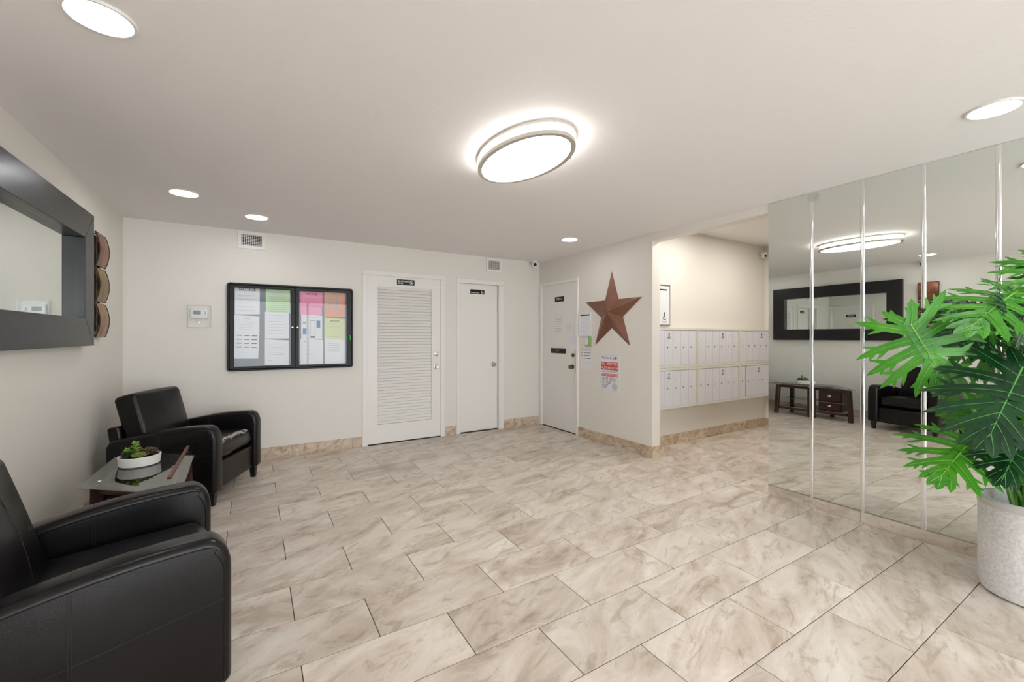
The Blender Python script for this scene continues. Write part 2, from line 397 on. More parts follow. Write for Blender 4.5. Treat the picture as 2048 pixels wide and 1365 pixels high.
# ------------------------------------------------------------------ doors
def lockset(S, u, v, parent, material, r=.027, proj=.06):
    q = MB(); q.lathe([(0, 0), (r * 1.15, 0), (r * 1.15, .006), (r * .45, .010), (r * .42, proj * .45), (r * .9, proj * .6), (r, proj * .8), (r * .75, proj), (0, proj)], 20, S.M(u, v, 0))
    return mk('door_knob', q, material, parent, smooth=True)
def deadbolt(S, u, v, parent, material):
    q = MB(); q.lathe([(0, 0), (.028, 0), (.026, .012), (.014, .016), (.013, .022), (0, .022)], 20, S.M(u, v, 0))
    return mk('deadbolt', q, material, parent, smooth=True)
def door(n, S, D, face):
    q = MB(); c0, c1, ct = D['c']; s0, s1, st = D['s']
    root = struct(n, MB().hexa([S.P(*p) for p in [(s0, .012, face - .035), (s1, .012, face - .035), (s1, .012, face), (s0, .012, face), (s0, st, face - .035), (s1, st, face - .035), (s1, st, face), (s0, st, face)]]) if n != 'door_1' else MB(), M_trim) if n != 'door_1' else None
    if root is None:                             # louvred door: stiles and rails around the slats
        l0, l1, z0, z1 = 1.258, 1.928, .235, 1.885
        S.box(q, s0, l0, .012, st, face - .035, face); S.box(q, l1, s1, .012, st, face - .035, face)
        S.box(q, l0, l1, .012, z0, face - .035, face); S.box(q, l0, l1, z1, st, face - .035, face)
        S.box(q, l0, l1, z0, z1, face - .035, face - .030)
        root = struct(n, q, M_trim, merge=False)
        ns = 45; p = (z1 - z0) / ns; w = l1 - l0 - .002
        sq = MB(); sq.add([(-w / 2, .001, p * .43), (w / 2, .001, p * .43), (w / 2, .0045, p * .50), (-w / 2, .0045, p * .50),
                           (-w / 2, .0165, -p * .44), (w / 2, .0165, -p * .44), (w / 2, .020, -p * .36), (-w / 2, .020, -p * .36)],
                          [(0, 1, 2, 3), (7, 6, 5, 4), (0, 4, 5, 1), (3, 2, 6, 7), (0, 3, 7, 4), (1, 5, 6, 2)])
        me = mesh_of(sq, 'slat'); me.materials.append(M_trim)
        for i in range(ns):
            o = reg(bpy.data.objects.new('slat', me)); o.parent = root
            mm = Matrix.Identity(4)
            for j, c in enumerate((S.u, S.n, S.z)): mm[0][j], mm[1][j], mm[2][j] = c
            mm.translation = S.P((l0 + l1) / 2, z0 + p * (i + .5), face - .0205); o.matrix_basis = mm
    q = MB()
    for a, b in ((c0, s0), (s1, c1)): S.box(q, a, b, 0, st, -.03, .016)
    S.box(q, c0, c1, st, ct, -.03, .016)
    mk('casing', q, M_trim, root, .004, merge=False)
    return root
d1 = door('door_1', BACK, D1, -.004); d2 = door('door_2', BACK, D2, -.035); d3 = door('door_3', RIGHT, D3, -.006)
def shifted(S, d): return Surf(S.o + S.n * d, S.u, S.n)
S1, S2, S3 = shifted(BACK, -.004), shifted(BACK, -.035), shifted(RIGHT, -.006)
lockset(S1, 1.99, .90, d1, M_chrome); deadbolt(S1, 1.99, 1.066, d1, M_chrome)
lockset(S2, 2.838, .90, d2, M_chrome)
lockset(S3, -4.385, .885, d3, M_brass); deadbolt(S3, -4.372, 1.04, d3, M_brass)
q = MB(); S3.box(q, -4.326, -4.306, .805, 1.107, 0, .004); mk('latch_guard', q, M_brass, d3)
for v in (1.75, .32):
    q = MB(); q.tube([S1.P(1.138, v - .045, .004), S1.P(1.138, v + .045, .004)], .006, 8); mk('hinge', q, M_trim, d1)
for v in (1.75, .32):
    q = MB(); q.tube([S3.P(-5.074, v - .045, .004), S3.P(-5.074, v + .045, .004)], .006, 8); mk('hinge', q, M_trim, d3)
q = MB(); S3.box(q, -4.857, -4.529, 1.055, 1.125, 0, .012); slot = mk('mail_slot', q, mat('dark_bronze', (52, 36, 32), .35, .6), d3, .004)
q = MB(); S3.box(q, -4.835, -4.551, 1.068, 1.112, .012, .016); mk('slot_flap', q, MATS['dark_bronze'], slot, .002)
mk('slot_lettering', text_mb('MAIL', .026, S3.M(-4.693, 1.09, .0165)), M_greyink, slot)

# door signs
def sign(S, u0, u1, v0, v1, label, lines, size, icon, cat='sign'):
    t = thing('door_sign', label, cat, S.P((u0 + u1) / 2, v0, 0))
    q = MB(); S.box(q, u0, u1, v0, v1, 0, .004); mk('plate', q, M_black, t, .001)
    for i, (tx, du, dv) in enumerate(lines):
        mk('lettering', text_mb(tx, size, S.M(u0 + du, v0 + dv, .0045), 'LEFT' if du < (u1 - u0) * .4 else 'CENTER', .01), M_letter, t)
    if icon:
        q = icon(S, u1 - (v1 - v0) * .58, (v0 + v1) / 2, (v1 - v0) * .34); mk('pictogram', q, M_letter, t)
    return t
def ring(q, S, u, v, r0, r1, d, n=20, a0=0, a1=360):
    V = []
    for i in range(n + 1):
        a = R(a0 + (a1 - a0) * i / n); V += [S.P(u + r0 * math.cos(a), v + r0 * math.sin(a), d), S.P(u + r1 * math.cos(a), v + r1 * math.sin(a), d)]
    return q.add(V, [(2 * i, 2 * i + 1, 2 * i + 3, 2 * i + 2) for i in range(n)])
def disc(q, S, u, v, r, d, n=12, sy=1):
    return q.add([S.P(u + r * math.cos(2 * math.pi * i / n), v + sy * r * math.sin(2 * math.pi * i / n), d) for i in range(n)], [tuple(range(n))])
def icon_no(S, u, v, r):
    q = MB(); ring(q, S, u, v, r * .84, r * 1.02, .0045); k = r * .68
    S.quad(q, [(u - k + .003, v + k), (u - k - .001, v + k - .004), (u + k - .003, v - k), (u + k + .001, v - k + .004)], .0045)
    S.quad(q, [(u - .004, v - r * .5), (u + .006, v - r * .5), (u + .008, v + r * .3), (u - .006, v + r * .3)], .0045); disc(q, S, u, v + r * .5, r * .18, .0045); return q
def icon_people(S, u, v, r):
    q = MB()
    for s, sk in ((-1, 0), (1, 1)):
        c = u + s * r * .5; disc(q, S, c, v + r * .82, r * .2, .0045)
        S.quad(q, [(c - r * (.42 if sk else .2), v - r * .95), (c + r * (.42 if sk else .2), v - r * .95), (c + r * .24, v + r * .5), (c - r * .24, v + r * .5)], .0045)
    return q
sign(S1, 1.488, 1.708, 1.918, 1.986, 'black Employees Only sign at the top of the louvred door', [('Employees', .012, .047), ('Only', .012, .022)], .032, icon_no)
sign(S2, 2.488, 2.702, 1.862, 1.924, 'black Restrooms sign with two figures on the narrow flush door', [('Restrooms', .012, .018)], .028, icon_people)
sign(S3, -4.768, -4.572, 1.768, 1.836, 'small black OFFICE sign on the door with the mail slot', [('OFFICE', .098, .034)], .044, None)

# ------------------------------------------------------------------ ceiling lights
def downlight(x, y, z, label, group='round recessed ceiling lights', m=M_lamp, k=1.0):
    t = thing('recessed_light', label, 'ceiling light', (x, y, z), 0, group)
    q = MB(); q.lathe([(.084, -.0), (.100, 0), (.100, -.004), (.096, -.008), (.088, -.008), (.084, -.004)], 40, Matrix.Translation((x, y, z)), k, k)
    q.f = [f for f in q.f if len(f) == 4]; mk('trim_ring', q, M_trim, t, smooth=True)
    q = MB(); q.lathe([(0, -.0045), (.083, -.0045), (.083, 0), (0, 0)], 32, Matrix.Translation((x, y, z)), k, k); mk('lens', q, m, t)
    return t
downlight(-.447, 1.959, H, 'round recessed ceiling light above the dark framed mirror')
downlight(-.452, 4.031, H, 'round recessed ceiling light nearest the armchair by the back wall')
downlight(.02, 4.50, H, 'round recessed ceiling light just before the left air vent')
downlight(3.016, 3.723, H, 'round recessed ceiling light in front of the brown metal star')
downlight(3.012, .535, H, 'round recessed ceiling light beside the mirror panels above the potted plant')
downlight(.9, -.75, H, 'unseen added recessed ceiling light by the glazed entrance, middle of the lobby')  # out of view behind the camera, added to help light the lobby
downlight(2.6, -.9, H, 'unseen added recessed ceiling light by the glazed entrance near the mirror wall')  # unseen too, added for more light
downlight(2.6, -2.3, H, 'unseen added recessed ceiling light at the far end of the mirror wall by the entrance')  # another added light, out of view by the entrance
downlight(5.26, 2.44, HA, 'round mail room ceiling light behind the mirror wall', 'round mail room ceiling lights', M_hall, 1.8)
downlight(4.22, 2.62, HA, 'round mail room ceiling light close behind the opening', 'round mail room ceiling lights', M_hall, 1.8)
OX, OY, OA, OB = 1.337, 2.071, .383, .222
t = thing('oval_ceiling_light', 'large oval flush ceiling light with two nickel rings and white acrylic drum', 'ceiling light', (OX, OY, H))
T0 = Matrix.Translation((OX, OY, H)); k = OB / OA
def oval(prof, seg=64): q = MB(); q.lathe(prof, seg, T0, k, 1.0); return q
mk('diffuser', oval([(OA - .022, 0), (OA - .022, -.062), (OA - .03, -.070), (OA * .6, -.076), (0, -.078)]), M_oval, t, smooth=True)
def oring(z, r0, r1, hh): 
    q = MB(); n = 64
    def row(rr, zz): return [(OX + (rr - OA + OB) * math.cos(2 * math.pi * i / n), OY + rr * math.sin(2 * math.pi * i / n), H + zz) for i in range(n)]
    rows = [row(r0, z), row(r1, z), row(r1, z - hh), row(r0, z - hh)]
    for a in range(4):
        A, B = rows[a], rows[(a + 1) % 4]
        q.add(A + B, [(i, (i + 1) % n, n + (i + 1) % n, n + i) for i in range(n)])
    return q
M_ring = mat('satin_nickel_ring', (206, 202, 194), .35, .7)
mk('upper_ring', oring(-.002, OA - .014, OA + .006, .017), M_ring, t)
mk('lower_ring', oring(-.053, OA - .024, OA + .002, .020), M_ring, t)
for i in range(6):
    a = R(30 + 60 * i); p = (OX + (OB - .001) * math.cos(a), OY + (OA - .001) * math.sin(a))
    q = MB(); q.tube([(p[0], p[1], H - .012), (p[0], p[1], H - .056)], .0028, 8); po = mk('post', q, M_ring, t)
    q = MB(); q.lathe([(0, -.006), (.004, -.005), (.004, 0)], 10, Matrix.Translation((p[0], p[1], H - .0725))); mk('finial', q, M_chrome, po, smooth=True)

# ------------------------------------------------------------------ vents, cameras, thermostat
def vent(S, u0, u1, v0, v1, label, cols, rows):
    t = thing('air_vent', label, 'air vent', S.P((u0 + u1) / 2, v0, 0)); w = .034
    q = MB(); S.box(q, u0, u1, v0, v0 + w, 0, .009); S.box(q, u0, u1, v1 - w, v1, 0, .009); S.box(q, u0, u0 + w, v0 + w, v1 - w, 0, .009); S.box(q, u1 - w, u1, v0 + w, v1 - w, 0, .009)
    mk('frame', q, M_trim, t, .002, merge=False)
    q = MB(); S.box(q, u0 + w, u1 - w, v0 + w, v1 - w, 0, .0012); mk('duct_back', q, M_black, t)
    for i in range(cols):
        c = u0 + w + (u1 - u0 - 2 * w) * (i + .5) / cols; q = MB(); S.box(q, c - .0022, c + .0022, v0 + w, v1 - w, .0012, .008); mk('vane', q, M_trim, t)
    for i in range(rows):
        c = v0 + w + (v1 - v0 - 2 * w) * (i + .5) / rows; q = MB(); S.box(q, u0 + w, u1 - w, c - .0016, c + .0016, .0012, .006); mk('vane', q, M_trim, t)
vent(BACK, -.143, .104, 2.19, 2.368, 'white air vent above the notice board', 10, 7)
vent(BACK, 2.712, 2.958, 2.176, 2.362, 'white air vent above the narrow flush door', 12, 4)
def sec_cam(p, d, label, bracket=None, k=1.0):
    p = Vector(p); d = Vector(d).normalized(); t = thing('security_camera', label, 'camera', p)
    q = MB(); q.lathe([(0, .0), (.046, 0), (.044, -.022), (.036, -.030), (0, -.030)], 24, Matrix.Translation(p) @ Matrix.Scale(k, 4)); mk('base', q, M_white, t, smooth=True)
    m3 = d.to_track_quat('Z', 'Y').to_matrix().to_4x4(); m3 = m3 @ Matrix.Scale(k, 4); m3.translation = p + Vector((0, 0, -.048 * k))
    q = MB(); q.lathe([(0, -.042), (.028, -.034), (.042, -.008), (.043, .012), (.038, .026), (.030, .029), (0, .029)], 24, m3); mk('turret', q, M_white, t, smooth=True)
    q = MB(); q.lathe([(.0, .0295), (.024, .0295), (.024, .032), (.017, .038), (0, .040)], 20, m3); mk('lens', q, M_black, t, smooth=True)
    if bracket: mk('bracket', bracket, M_white, t, merge=False)
sec_cam((3.46, 5.06, H), (-.45, -1, -.25), 'white round security camera in the corner above the office door')
sec_cam((XL + .06, 2.14, H), (1, .3, -.3), 'white round security camera over the seating wall')
sec_cam((6.17, 3.285, 2.47), (-.1, -1, -.1), 'white round security camera in the mail room corner', MB().box(6.15, 6.19, 3.27, YM, 2.47, 2.478), .85)
t = thing('thermostat', 'white thermostat under a clear locking guard on the back wall', 'thermostat', BACK.P(-.455, 1.37, 0))
q = MB(); BACK.box(q, -.526, -.386, 1.463, 1.562, 0, .028); th = mk('body', q, M_white, t, .008, 3)
q = MB(); BACK.box(q, -.502, -.442, 1.502, 1.540, .028, .0286); mk('display', q, mat('lcd_grey', (120, 128, 122), .3), th)
q = MB(); BACK.box(q, -.412, -.404, 1.50, 1.53, .028, .031); mk('button', q, M_greyink, th)
q = MB(); u0, u1, v0, v1, d = -.548, -.362, 1.372, 1.59, .05
for a in ((u0, u1, v0, v1, d - .003, d), (u0, u0 + .003, v0, v1, 0, d - .003), (u1 - .003, u1, v0, v1, 0, d - .003), (u0 + .003, u1 - .003, v0, v0 + .003, 0, d - .003), (u0 + .003, u1 - .003, v1 - .003, v1, 0, d - .003)): BACK.box(q, *a)
mk('guard', q, M_glass, t, merge=False)
q = MB(); q.lathe([(0, 0), (.008, 0), (.008, .006), (0, .006)], 12, BACK.M(-.455, 1.425, d)); mk('guard_lock', q, M_chrome, t)

# ------------------------------------------------------------------ notice board
bu0, bu1, bv0, bv1 = -.232, .972, .937, 1.832; mid = .377
t = thing('notice_board', 'black framed two-door glass notice board full of paper notices', 'notice board', BACK.P(mid, bv0, 0))
def rrect(u0, u1, v0, v1, r, n=4):
    pts = []
    for cu, cv, a in ((u1 - r, v0 + r, -90), (u1 - r, v1 - r, 0), (u0 + r, v1 - r, 90), (u0 + r, v0 + r, 180)):
        for i in range(n + 1): pts.append((cu + r * math.cos(R(a + 90 * i / n)), cv + r * math.sin(R(a + 90 * i / n))))
    return pts
def frame_mb(S, out, inn, d0, d1):
    n = len(out); q = MB(); V = [S.P(u, v, d0) for u, v in out] + [S.P(u, v, d1) for u, v in out] + [S.P(u, v, d1) for u, v in inn] + [S.P(u, v, d0) for u, v in inn]
    f = []
    for i in range(n):
        j = (i + 1) % n
        for a in range(4): b = (a + 1) % 4; f.append((a * n + i, a * n + j, b * n + j, b * n + i))
    return q.add(V, f)
mk('case', frame_mb(BACK, rrect(bu0, bu1, bv0, bv1, .028), rrect(bu0 + .02, bu1 - .02, bv0 + .02, bv1 - .02, .01), 0, .040), M_black, t, .006, 2)
q = MB(); BACK.box(q, bu0 + .02, bu1 - .02, bv0 + .02, bv1 - .02, 0, .006); mk('felt_panel', q, M_felt, t)
for a, b, ia, ib, lk in ((bu0 + .022, mid - .002, -.170, .340, .352), (mid + .002, bu1 - .022, .414, .902, .401)):
    dr = mk('door', frame_mb(BACK, rrect(a, b, bv0 + .022, bv1 - .022, .004), rrect(ia, ib, bv0 + .045, bv1 - .05, .003), .030, .046), M_black, t, .003)
    q = MB(); BACK.box(q, ia, ib, bv0 + .045, bv1 - .05, .034, .037); mk('pane', q, M_glass, dr)
    q = MB(); q.lathe([(0, 0), (.010, 0), (.010, .006), (.007, .009), (0, .009)], 14, BACK.M(lk, 1.385, .046)); mk('lock', q, M_chrome, dr, smooth=True)
q = MB(); q.tube([BACK.P(.938, 1.245, .0465), BACK.P(.940, 1.275, .0465), BACK.P(.934, 1.30, .0465)], [.006, .009, .006], 8); 
mk('sticker', q, mat('bright_green', (40, 190, 60), .5), t)
t.location.y -= .0015
def sheet(S, pts, d, label, colour, rows, group=None, head=None, extra=None, name='paper_notice', cat='notice', curl=.0):
    """pts: u,v corners clockwise from top left; rows: printed lines (v fraction from the top, u0, u1, thickness)"""
    bu = sum(p[0] for p in pts) / 4; bv = min(p[1] for p in pts)
    t = thing(name, label, cat, S.P(bu, bv, 0), 0, group)
    q = MB(); V = [S.P(u, v, d) for u, v in pts] + [S.P(u, v, d + .0008) for u, v in pts]; q.hexa([V[3], V[2], V[6], V[7], V[0], V[1], V[5], V[4]])
    mk('sheet', q, colour, t)
    def at(fu, fv):
        a = Vector(pts[0]).lerp(Vector(pts[1]), fu); b = Vector(pts[3]).lerp(Vector(pts[2]), fu); return a.lerp(b, fv)
    hgt = abs(pts[0][1] - pts[3][1]); q = MB()
    for fv, f0, f1, th in rows:
        S.quad(q, [at(f0, fv), at(f1, fv), at(f1, fv + th), at(f0, fv + th)], d + .0013)
    if rows: mk('printed_lines', q, M_greyink, t)
    if head:
        c = at(.5, head[1]); mk('heading', text_mb(head[0], head[2], S.M(c.x, c.y, d + .0015), 'CENTER', .015), M_ink, t)
    if extra: extra(t, at, d + .0014)
    return t
def zpx(x, y): return 450 + x / 7.377, 560 + y / 7.377
def bq(x0, y0, x1, y1, d=.009, sk=0):
    sl = .062                                    # the board recedes: its lines fall to the right above eye level
    return [BACK.px(*zpx(x0, y0 - 0), d), BACK.px(*zpx(x1, y0 + (y1 - y0) * 0 + 18), d), BACK.px(*zpx(x1 + sk, y1 - 2), d), BACK.px(*zpx(x0 + sk, y1), d)]
def lines(a, b, n, u0=.12, u1=.88, th=.010): 
    rr = random.Random(n * 7 + int(a * 100)); return [(a + (b - a) * i / max(n - 1, 1), u0, u1 - rr.random() * .15, th) for i in range(n)]
def coloured(name, c): return mat(name, c, .8)
G = None
sheet(BACK, bq(145, 100, 513, 512), .009, 'white NOTICE sheet at the top beside the board\'s left edge', M_paper, lines(.30, .85, 5), head=('NOTICE', .09, .040))
def tear(t, at, d):
    q = MB()
    for r_ in range(4):
        for c_ in range(3):
            u = .10 + c_ * .30; v = .12 + r_ * .145; BACK.quad(q, [at(u, v), at(u + .22, v - .004), at(u + .22, v + .025), at(u, v + .03)], d)
    mk('printed_columns', q, M_ink, t)['kind'] = 'stuff'
sheet(BACK, bq(138, 520, 508, 785), .0085, 'white sheet with a short heading between the NOTICE sheet and the word grid sheet', M_paper, [(.14, .40, .62, .05)] + lines(.38, .8, 4, .2, .8, .014))
sheet(BACK, bq(140, 762, 505, 1165, .0105, -14), .0105, 'white sheet printed with a three column grid of words hanging low on grey felt', M_paper, lines(.75, .78, 1, .1, .9), extra=tear)
sheet(BACK, bq(602, 135, 962, 495), .009, 'pale green notice on the glass board', coloured('green_paper', (196, 222, 180)), lines(.13, .92, 10, .14, .88, .022))
sheet(BACK, bq(590, 472, 945, 868), .0105, 'white typed sheet right below the pale green notice', M_paper, lines(.12, .80, 7))
sheet(BACK, bq(588, 876, 942, 1262), .009, 'white sheet with a bold rule at the bottom under the pale green column', M_paper, lines(.2, .5, 4) + [(.56, .15, .85, .025), (.80, .15, .3, .02)])
sheet(BACK, bq(1108, 172, 1440, 398), .0105, 'bright pink NOTICE sheet on the glass board', coloured('pink_paper', (236, 150, 184)), lines(.42, .5, 2), head=('NOTICE', .14, .032))
sheet(BACK, bq(1112, 390, 1430, 525), .009, 'short pink slip peeking out under the bright pink NOTICE sheet', coloured('light_pink_paper', (238, 164, 194)), [(.3, .1, .45, .03)])
def blue(t, at, d):
    cb = coloured('blue_ink', (88, 134, 190))
    for a in ((.08, .56, .24, .80), (.72, .22, .90, .52)): q = MB(); BACK.quad(q, [at(a[0], a[1]), at(a[2], a[1]), at(a[2], a[3]), at(a[0], a[3])], d); mk('blue_picture', q, cb, t)
    q = MB()
    for a in ((.43, .22, .44, .93), (.65, .22, .66, .93), (.43, .22, .66, .235), (.43, .88, .66, .94)): BACK.quad(q, [at(a[0], a[1]), at(a[2], a[1]), at(a[2], a[3]), at(a[0], a[3])], d)
    mk('drawn_outline', q, M_ink, t)
sheet(BACK, bq(1122, 512, 1435, 878), .0105, 'white flyer with two blue pictures and a tall outlined drawing', M_paper, [(.08, .2, .8, .012), (.28, .08, .22, .1)], extra=blue)
sheet(BACK, bq(1108, 868, 1448, 1250, .0115, 0), .0115, 'blank looking white sheet below the flyer with blue pictures', M_paper, [(.1, .14, .25, .03)] + lines(.3, .75, 4, .12, .7, .006))
sheet(BACK, bq(1465, 185, 1768, 556), .009, 'salmon orange notice on the glass board', coloured('salmon_paper', (228, 166, 142)), [(.1, .12, .22, .5), (.1, .36, .44, .55), (.1, .55, .63, .55)])
sheet(BACK, bq(1466, 560, 1768, 885), .009, 'pale yellow green NOTICE sheet under the salmon notice', coloured('lime_paper', (216, 222, 172)), lines(.25, .85, 5), head=('NOTICE', .13, .026))
sheet(BACK, bq(1468, 868, 1768, 1240), .0105, 'white sheet below the pale yellow green NOTICE', M_paper, lines(.18, .48, 5, .15, .85, .012))

# ------------------------------------------------------------------ papers by the office door
def rq(x0, y0, x1, y1, S=RIGHT, d=0):
    a = S.px(x0, y0, d); b = S.px(x1, y1, d); return [(a[0], a[1]), (b[0], a[1]), (b[0], b[1]), (a[0], b[1])]
sheet(S3, rq(1109, 628, 1127, 668, S3), .0004, 'faint typed sheet taped under the OFFICE sign on the door', M_trim, lines(.06, .95, 9, .12, .9, .018))
sheet(S3, rq(1130, 647, 1146, 668, S3), .0004, 'small typed note taped on the office door near the frame', M_trim, lines(.1, .8, 4, .1, .9, .03))
sheet(S3, rq(1134, 672, 1151, 690, S3), .0004, 'blank white slip taped above the office door deadbolt', M_paper, [])
def bar(t, at, d):
    q = MB(); RIGHT.quad(q, [at(.1, .08), at(.92, .08), at(.92, .13), at(.1, .13)], d); mk('black_heading_bar', q, M_ink, t)
t = sheet(RIGHT, rq(1160, 627, 1182.5, 672), .012, 'white framed notice with black heading bar beside the brown star', M_paper, lines(.25, .8, 4, .14, .8, .006), extra=bar, name='framed_notice')
p4 = rq(1160, 627, 1182.5, 672); u0, u1, v1, v0 = p4[0][0], p4[1][0], p4[0][1], p4[2][1]
mk('frame', frame_mb(RIGHT, [(u0 - .006, v0 - .006), (u1 + .006, v0 - .006), (u1 + .006, v1 + .006), (u0 - .006, v1 + .006)], [(u0 + .01, v0 + .01), (u1 - .01, v0 + .01), (u1 - .01, v1 - .01), (u0 + .01, v1 - .01)], 0, .018), M_white, t, .002)
u0, u1, v0, v1 = -4.095, -4.01, 1.165, 1.29
t = thing('leaflet_holder', 'small leaflet holder with a green edge below the framed notice', 'leaflet holder', RIGHT.P(-4.05, v0, 0))
q = MB(); RIGHT.box(q, u0, u1 - .02, v0 + .02, v1 - .02, 0, .03); mk('card_stack', q, M_paper, t, .002)
q = MB(); RIGHT.box(q, u1 - .02, u1, v0, v1, 0, .036); RIGHT.box(q, u0, u1 - .02, v0, v0 + .02, 0, .036); mk('holder', q, coloured('leaf_green', (140, 178, 104)), t, .002, merge=False)
def rows4(t, at, d):
    q = MB()
    for i in range(4):
        v = .06 + i * .13; RIGHT.quad(q, [at(.06, v), at(.25, v), at(.25, v + .02), at(.06, v + .02)], d); RIGHT.quad(q, [at(.35, v), at(.9, v), at(.9, v + .022), at(.35, v + .022)], d)
    mk('typed_rows', q, M_ink, t)
sheet(RIGHT, rq(1161, 697, 1183.5, 741), .0004, 'white list of typed rows hanging under the leaflet holder', M_paper, [(.66, .06, .9, .008)], extra=rows4)

# parking registration sign
u0, u1, v0, v1 = -3.852, -3.536, .636, 1.08
t = thing('visitor_sign', 'white My Guest Spot visitor sign with red bands below the brown star', 'sign', RIGHT.P((u0 + u1) / 2, v0, 0))
def pr(poly, d0, d1, S=RIGHT): return MB().prism(poly, lambda u, v: S.P(u, v, d0), lambda u, v: S.P(u, v, d1))
mk('plate', pr(rrect(u0, u1, v0, v1, .02), 0, .003), M_paper, t)
mk('border_line', frame_mb(RIGHT, rrect(u0 + .012, u1 - .012, v0 + .012, v1 - .012, .02), rrect(u0 + .015, u1 - .015, v0 + .015, v1 - .015, .018), .003, .0034), M_greyink, t)
W = u1 - u0; cu = (u0 + u1) / 2; HT = v1 - v0
def fv(f): return v1 - HT * f
def tline(tx, f, size, m_, align='CENTER', u=None, bold=.0, parent=None, d=.0036):
    return mk('lettering', text_mb(tx, size, RIGHT.M(cu if u is None else u, fv(f), d), align, bold), m_, parent or t)
tline('My Guest', .105, .042, M_ink, 'LEFT', u0 + .03)
tline('Sp t', .105, .042, M_ink, 'LEFT', u1 - .11)
q = MB(); disc(q, RIGHT, u1 - .052, fv(.10), .014, .0036, 16); RIGHT.quad(q, [(u1 - .060, fv(.115)), (u1 - .052, fv(.165)), (u1 - .044, fv(.115)), (u1 - .052, fv(.11))], .0036); mk('pin_emblem', q, M_ink, t)
q = MB(); RIGHT.box(q, u0 + .016, u1 - .016, fv(.43), fv(.215), .003, .0034); rb = mk('red_band', q, M_redink, t)
mk('lettering', text_mb('ALL VISITORS', .046, RIGHT.M(cu, fv(.27), .0036), 'CENTER', .01), M_letter, rb); mk('lettering', text_mb('MUST REGISTER', .041, RIGHT.M(cu, fv(.375), .0036), 'CENTER', .01), M_letter, rb)
tline('THEIR VEHICLES ONTO', .475, .024, M_ink)
q = MB(); RIGHT.box(q, u0 + .022, u1 - .022, fv(.60), fv(.525), .003, .0034); rb = mk('red_band', q, M_redink, t)
mk('lettering', text_mb('MYGUESTSPOT.COM', .032, RIGHT.M(cu, fv(.5625), .0036), 'CENTER', .01), M_letter, rb)
for i, s_ in enumerate(('SEE THE RESIDENT', "YOU'RE VISITING", 'FOR THEIR', 'SPECIFIC', 'CODE')): tline(s_, .655 + i * .062, .030, M_ink, 'LEFT', u0 + .03)
q = MB(); disc(q, RIGHT, u1 - .075, fv(.86), .045, .0034, 24); mk('round_seal', q, coloured('pale_grey_ink', (196, 198, 202)), t)

# ------------------------------------------------------------------ star
cy, cz = -3.655, 1.572
t = thing('metal_star', 'large rusty brown five pointed metal barn star on the wall by the office door', 'wall decor', RIGHT.P(cy, cz, 0))
apex = RIGHT.P(cy, cz, .085)
Ro, Ri = .475, .182
for i in range(5):
    a0 = 90 - 72 * i
    tip = RIGHT.P(cy + Ro * math.cos(R(a0)), cz + Ro * math.sin(R(a0)), .006)
    for s_ in (-1, 1):
        a1 = a0 + 36 * s_; inn = RIGHT.P(cy + Ri * math.cos(R(a1)), cz + Ri * math.sin(R(a1)), .006)
        back = [p + Vector((.006, 0, 0)) for p in (tip, inn)] + [apex + Vector((.012, 0, 0))]
        q = MB().add([tip, inn, apex] + back, [(0, 1, 2), (3, 5, 4), (0, 3, 4, 1), (1, 4, 5, 2), (2, 5, 3, 0)])
        mk('star_facet', q, M_bronze, t)

t.location.x -= .002                              # it hangs on a nail, a hair off the paint
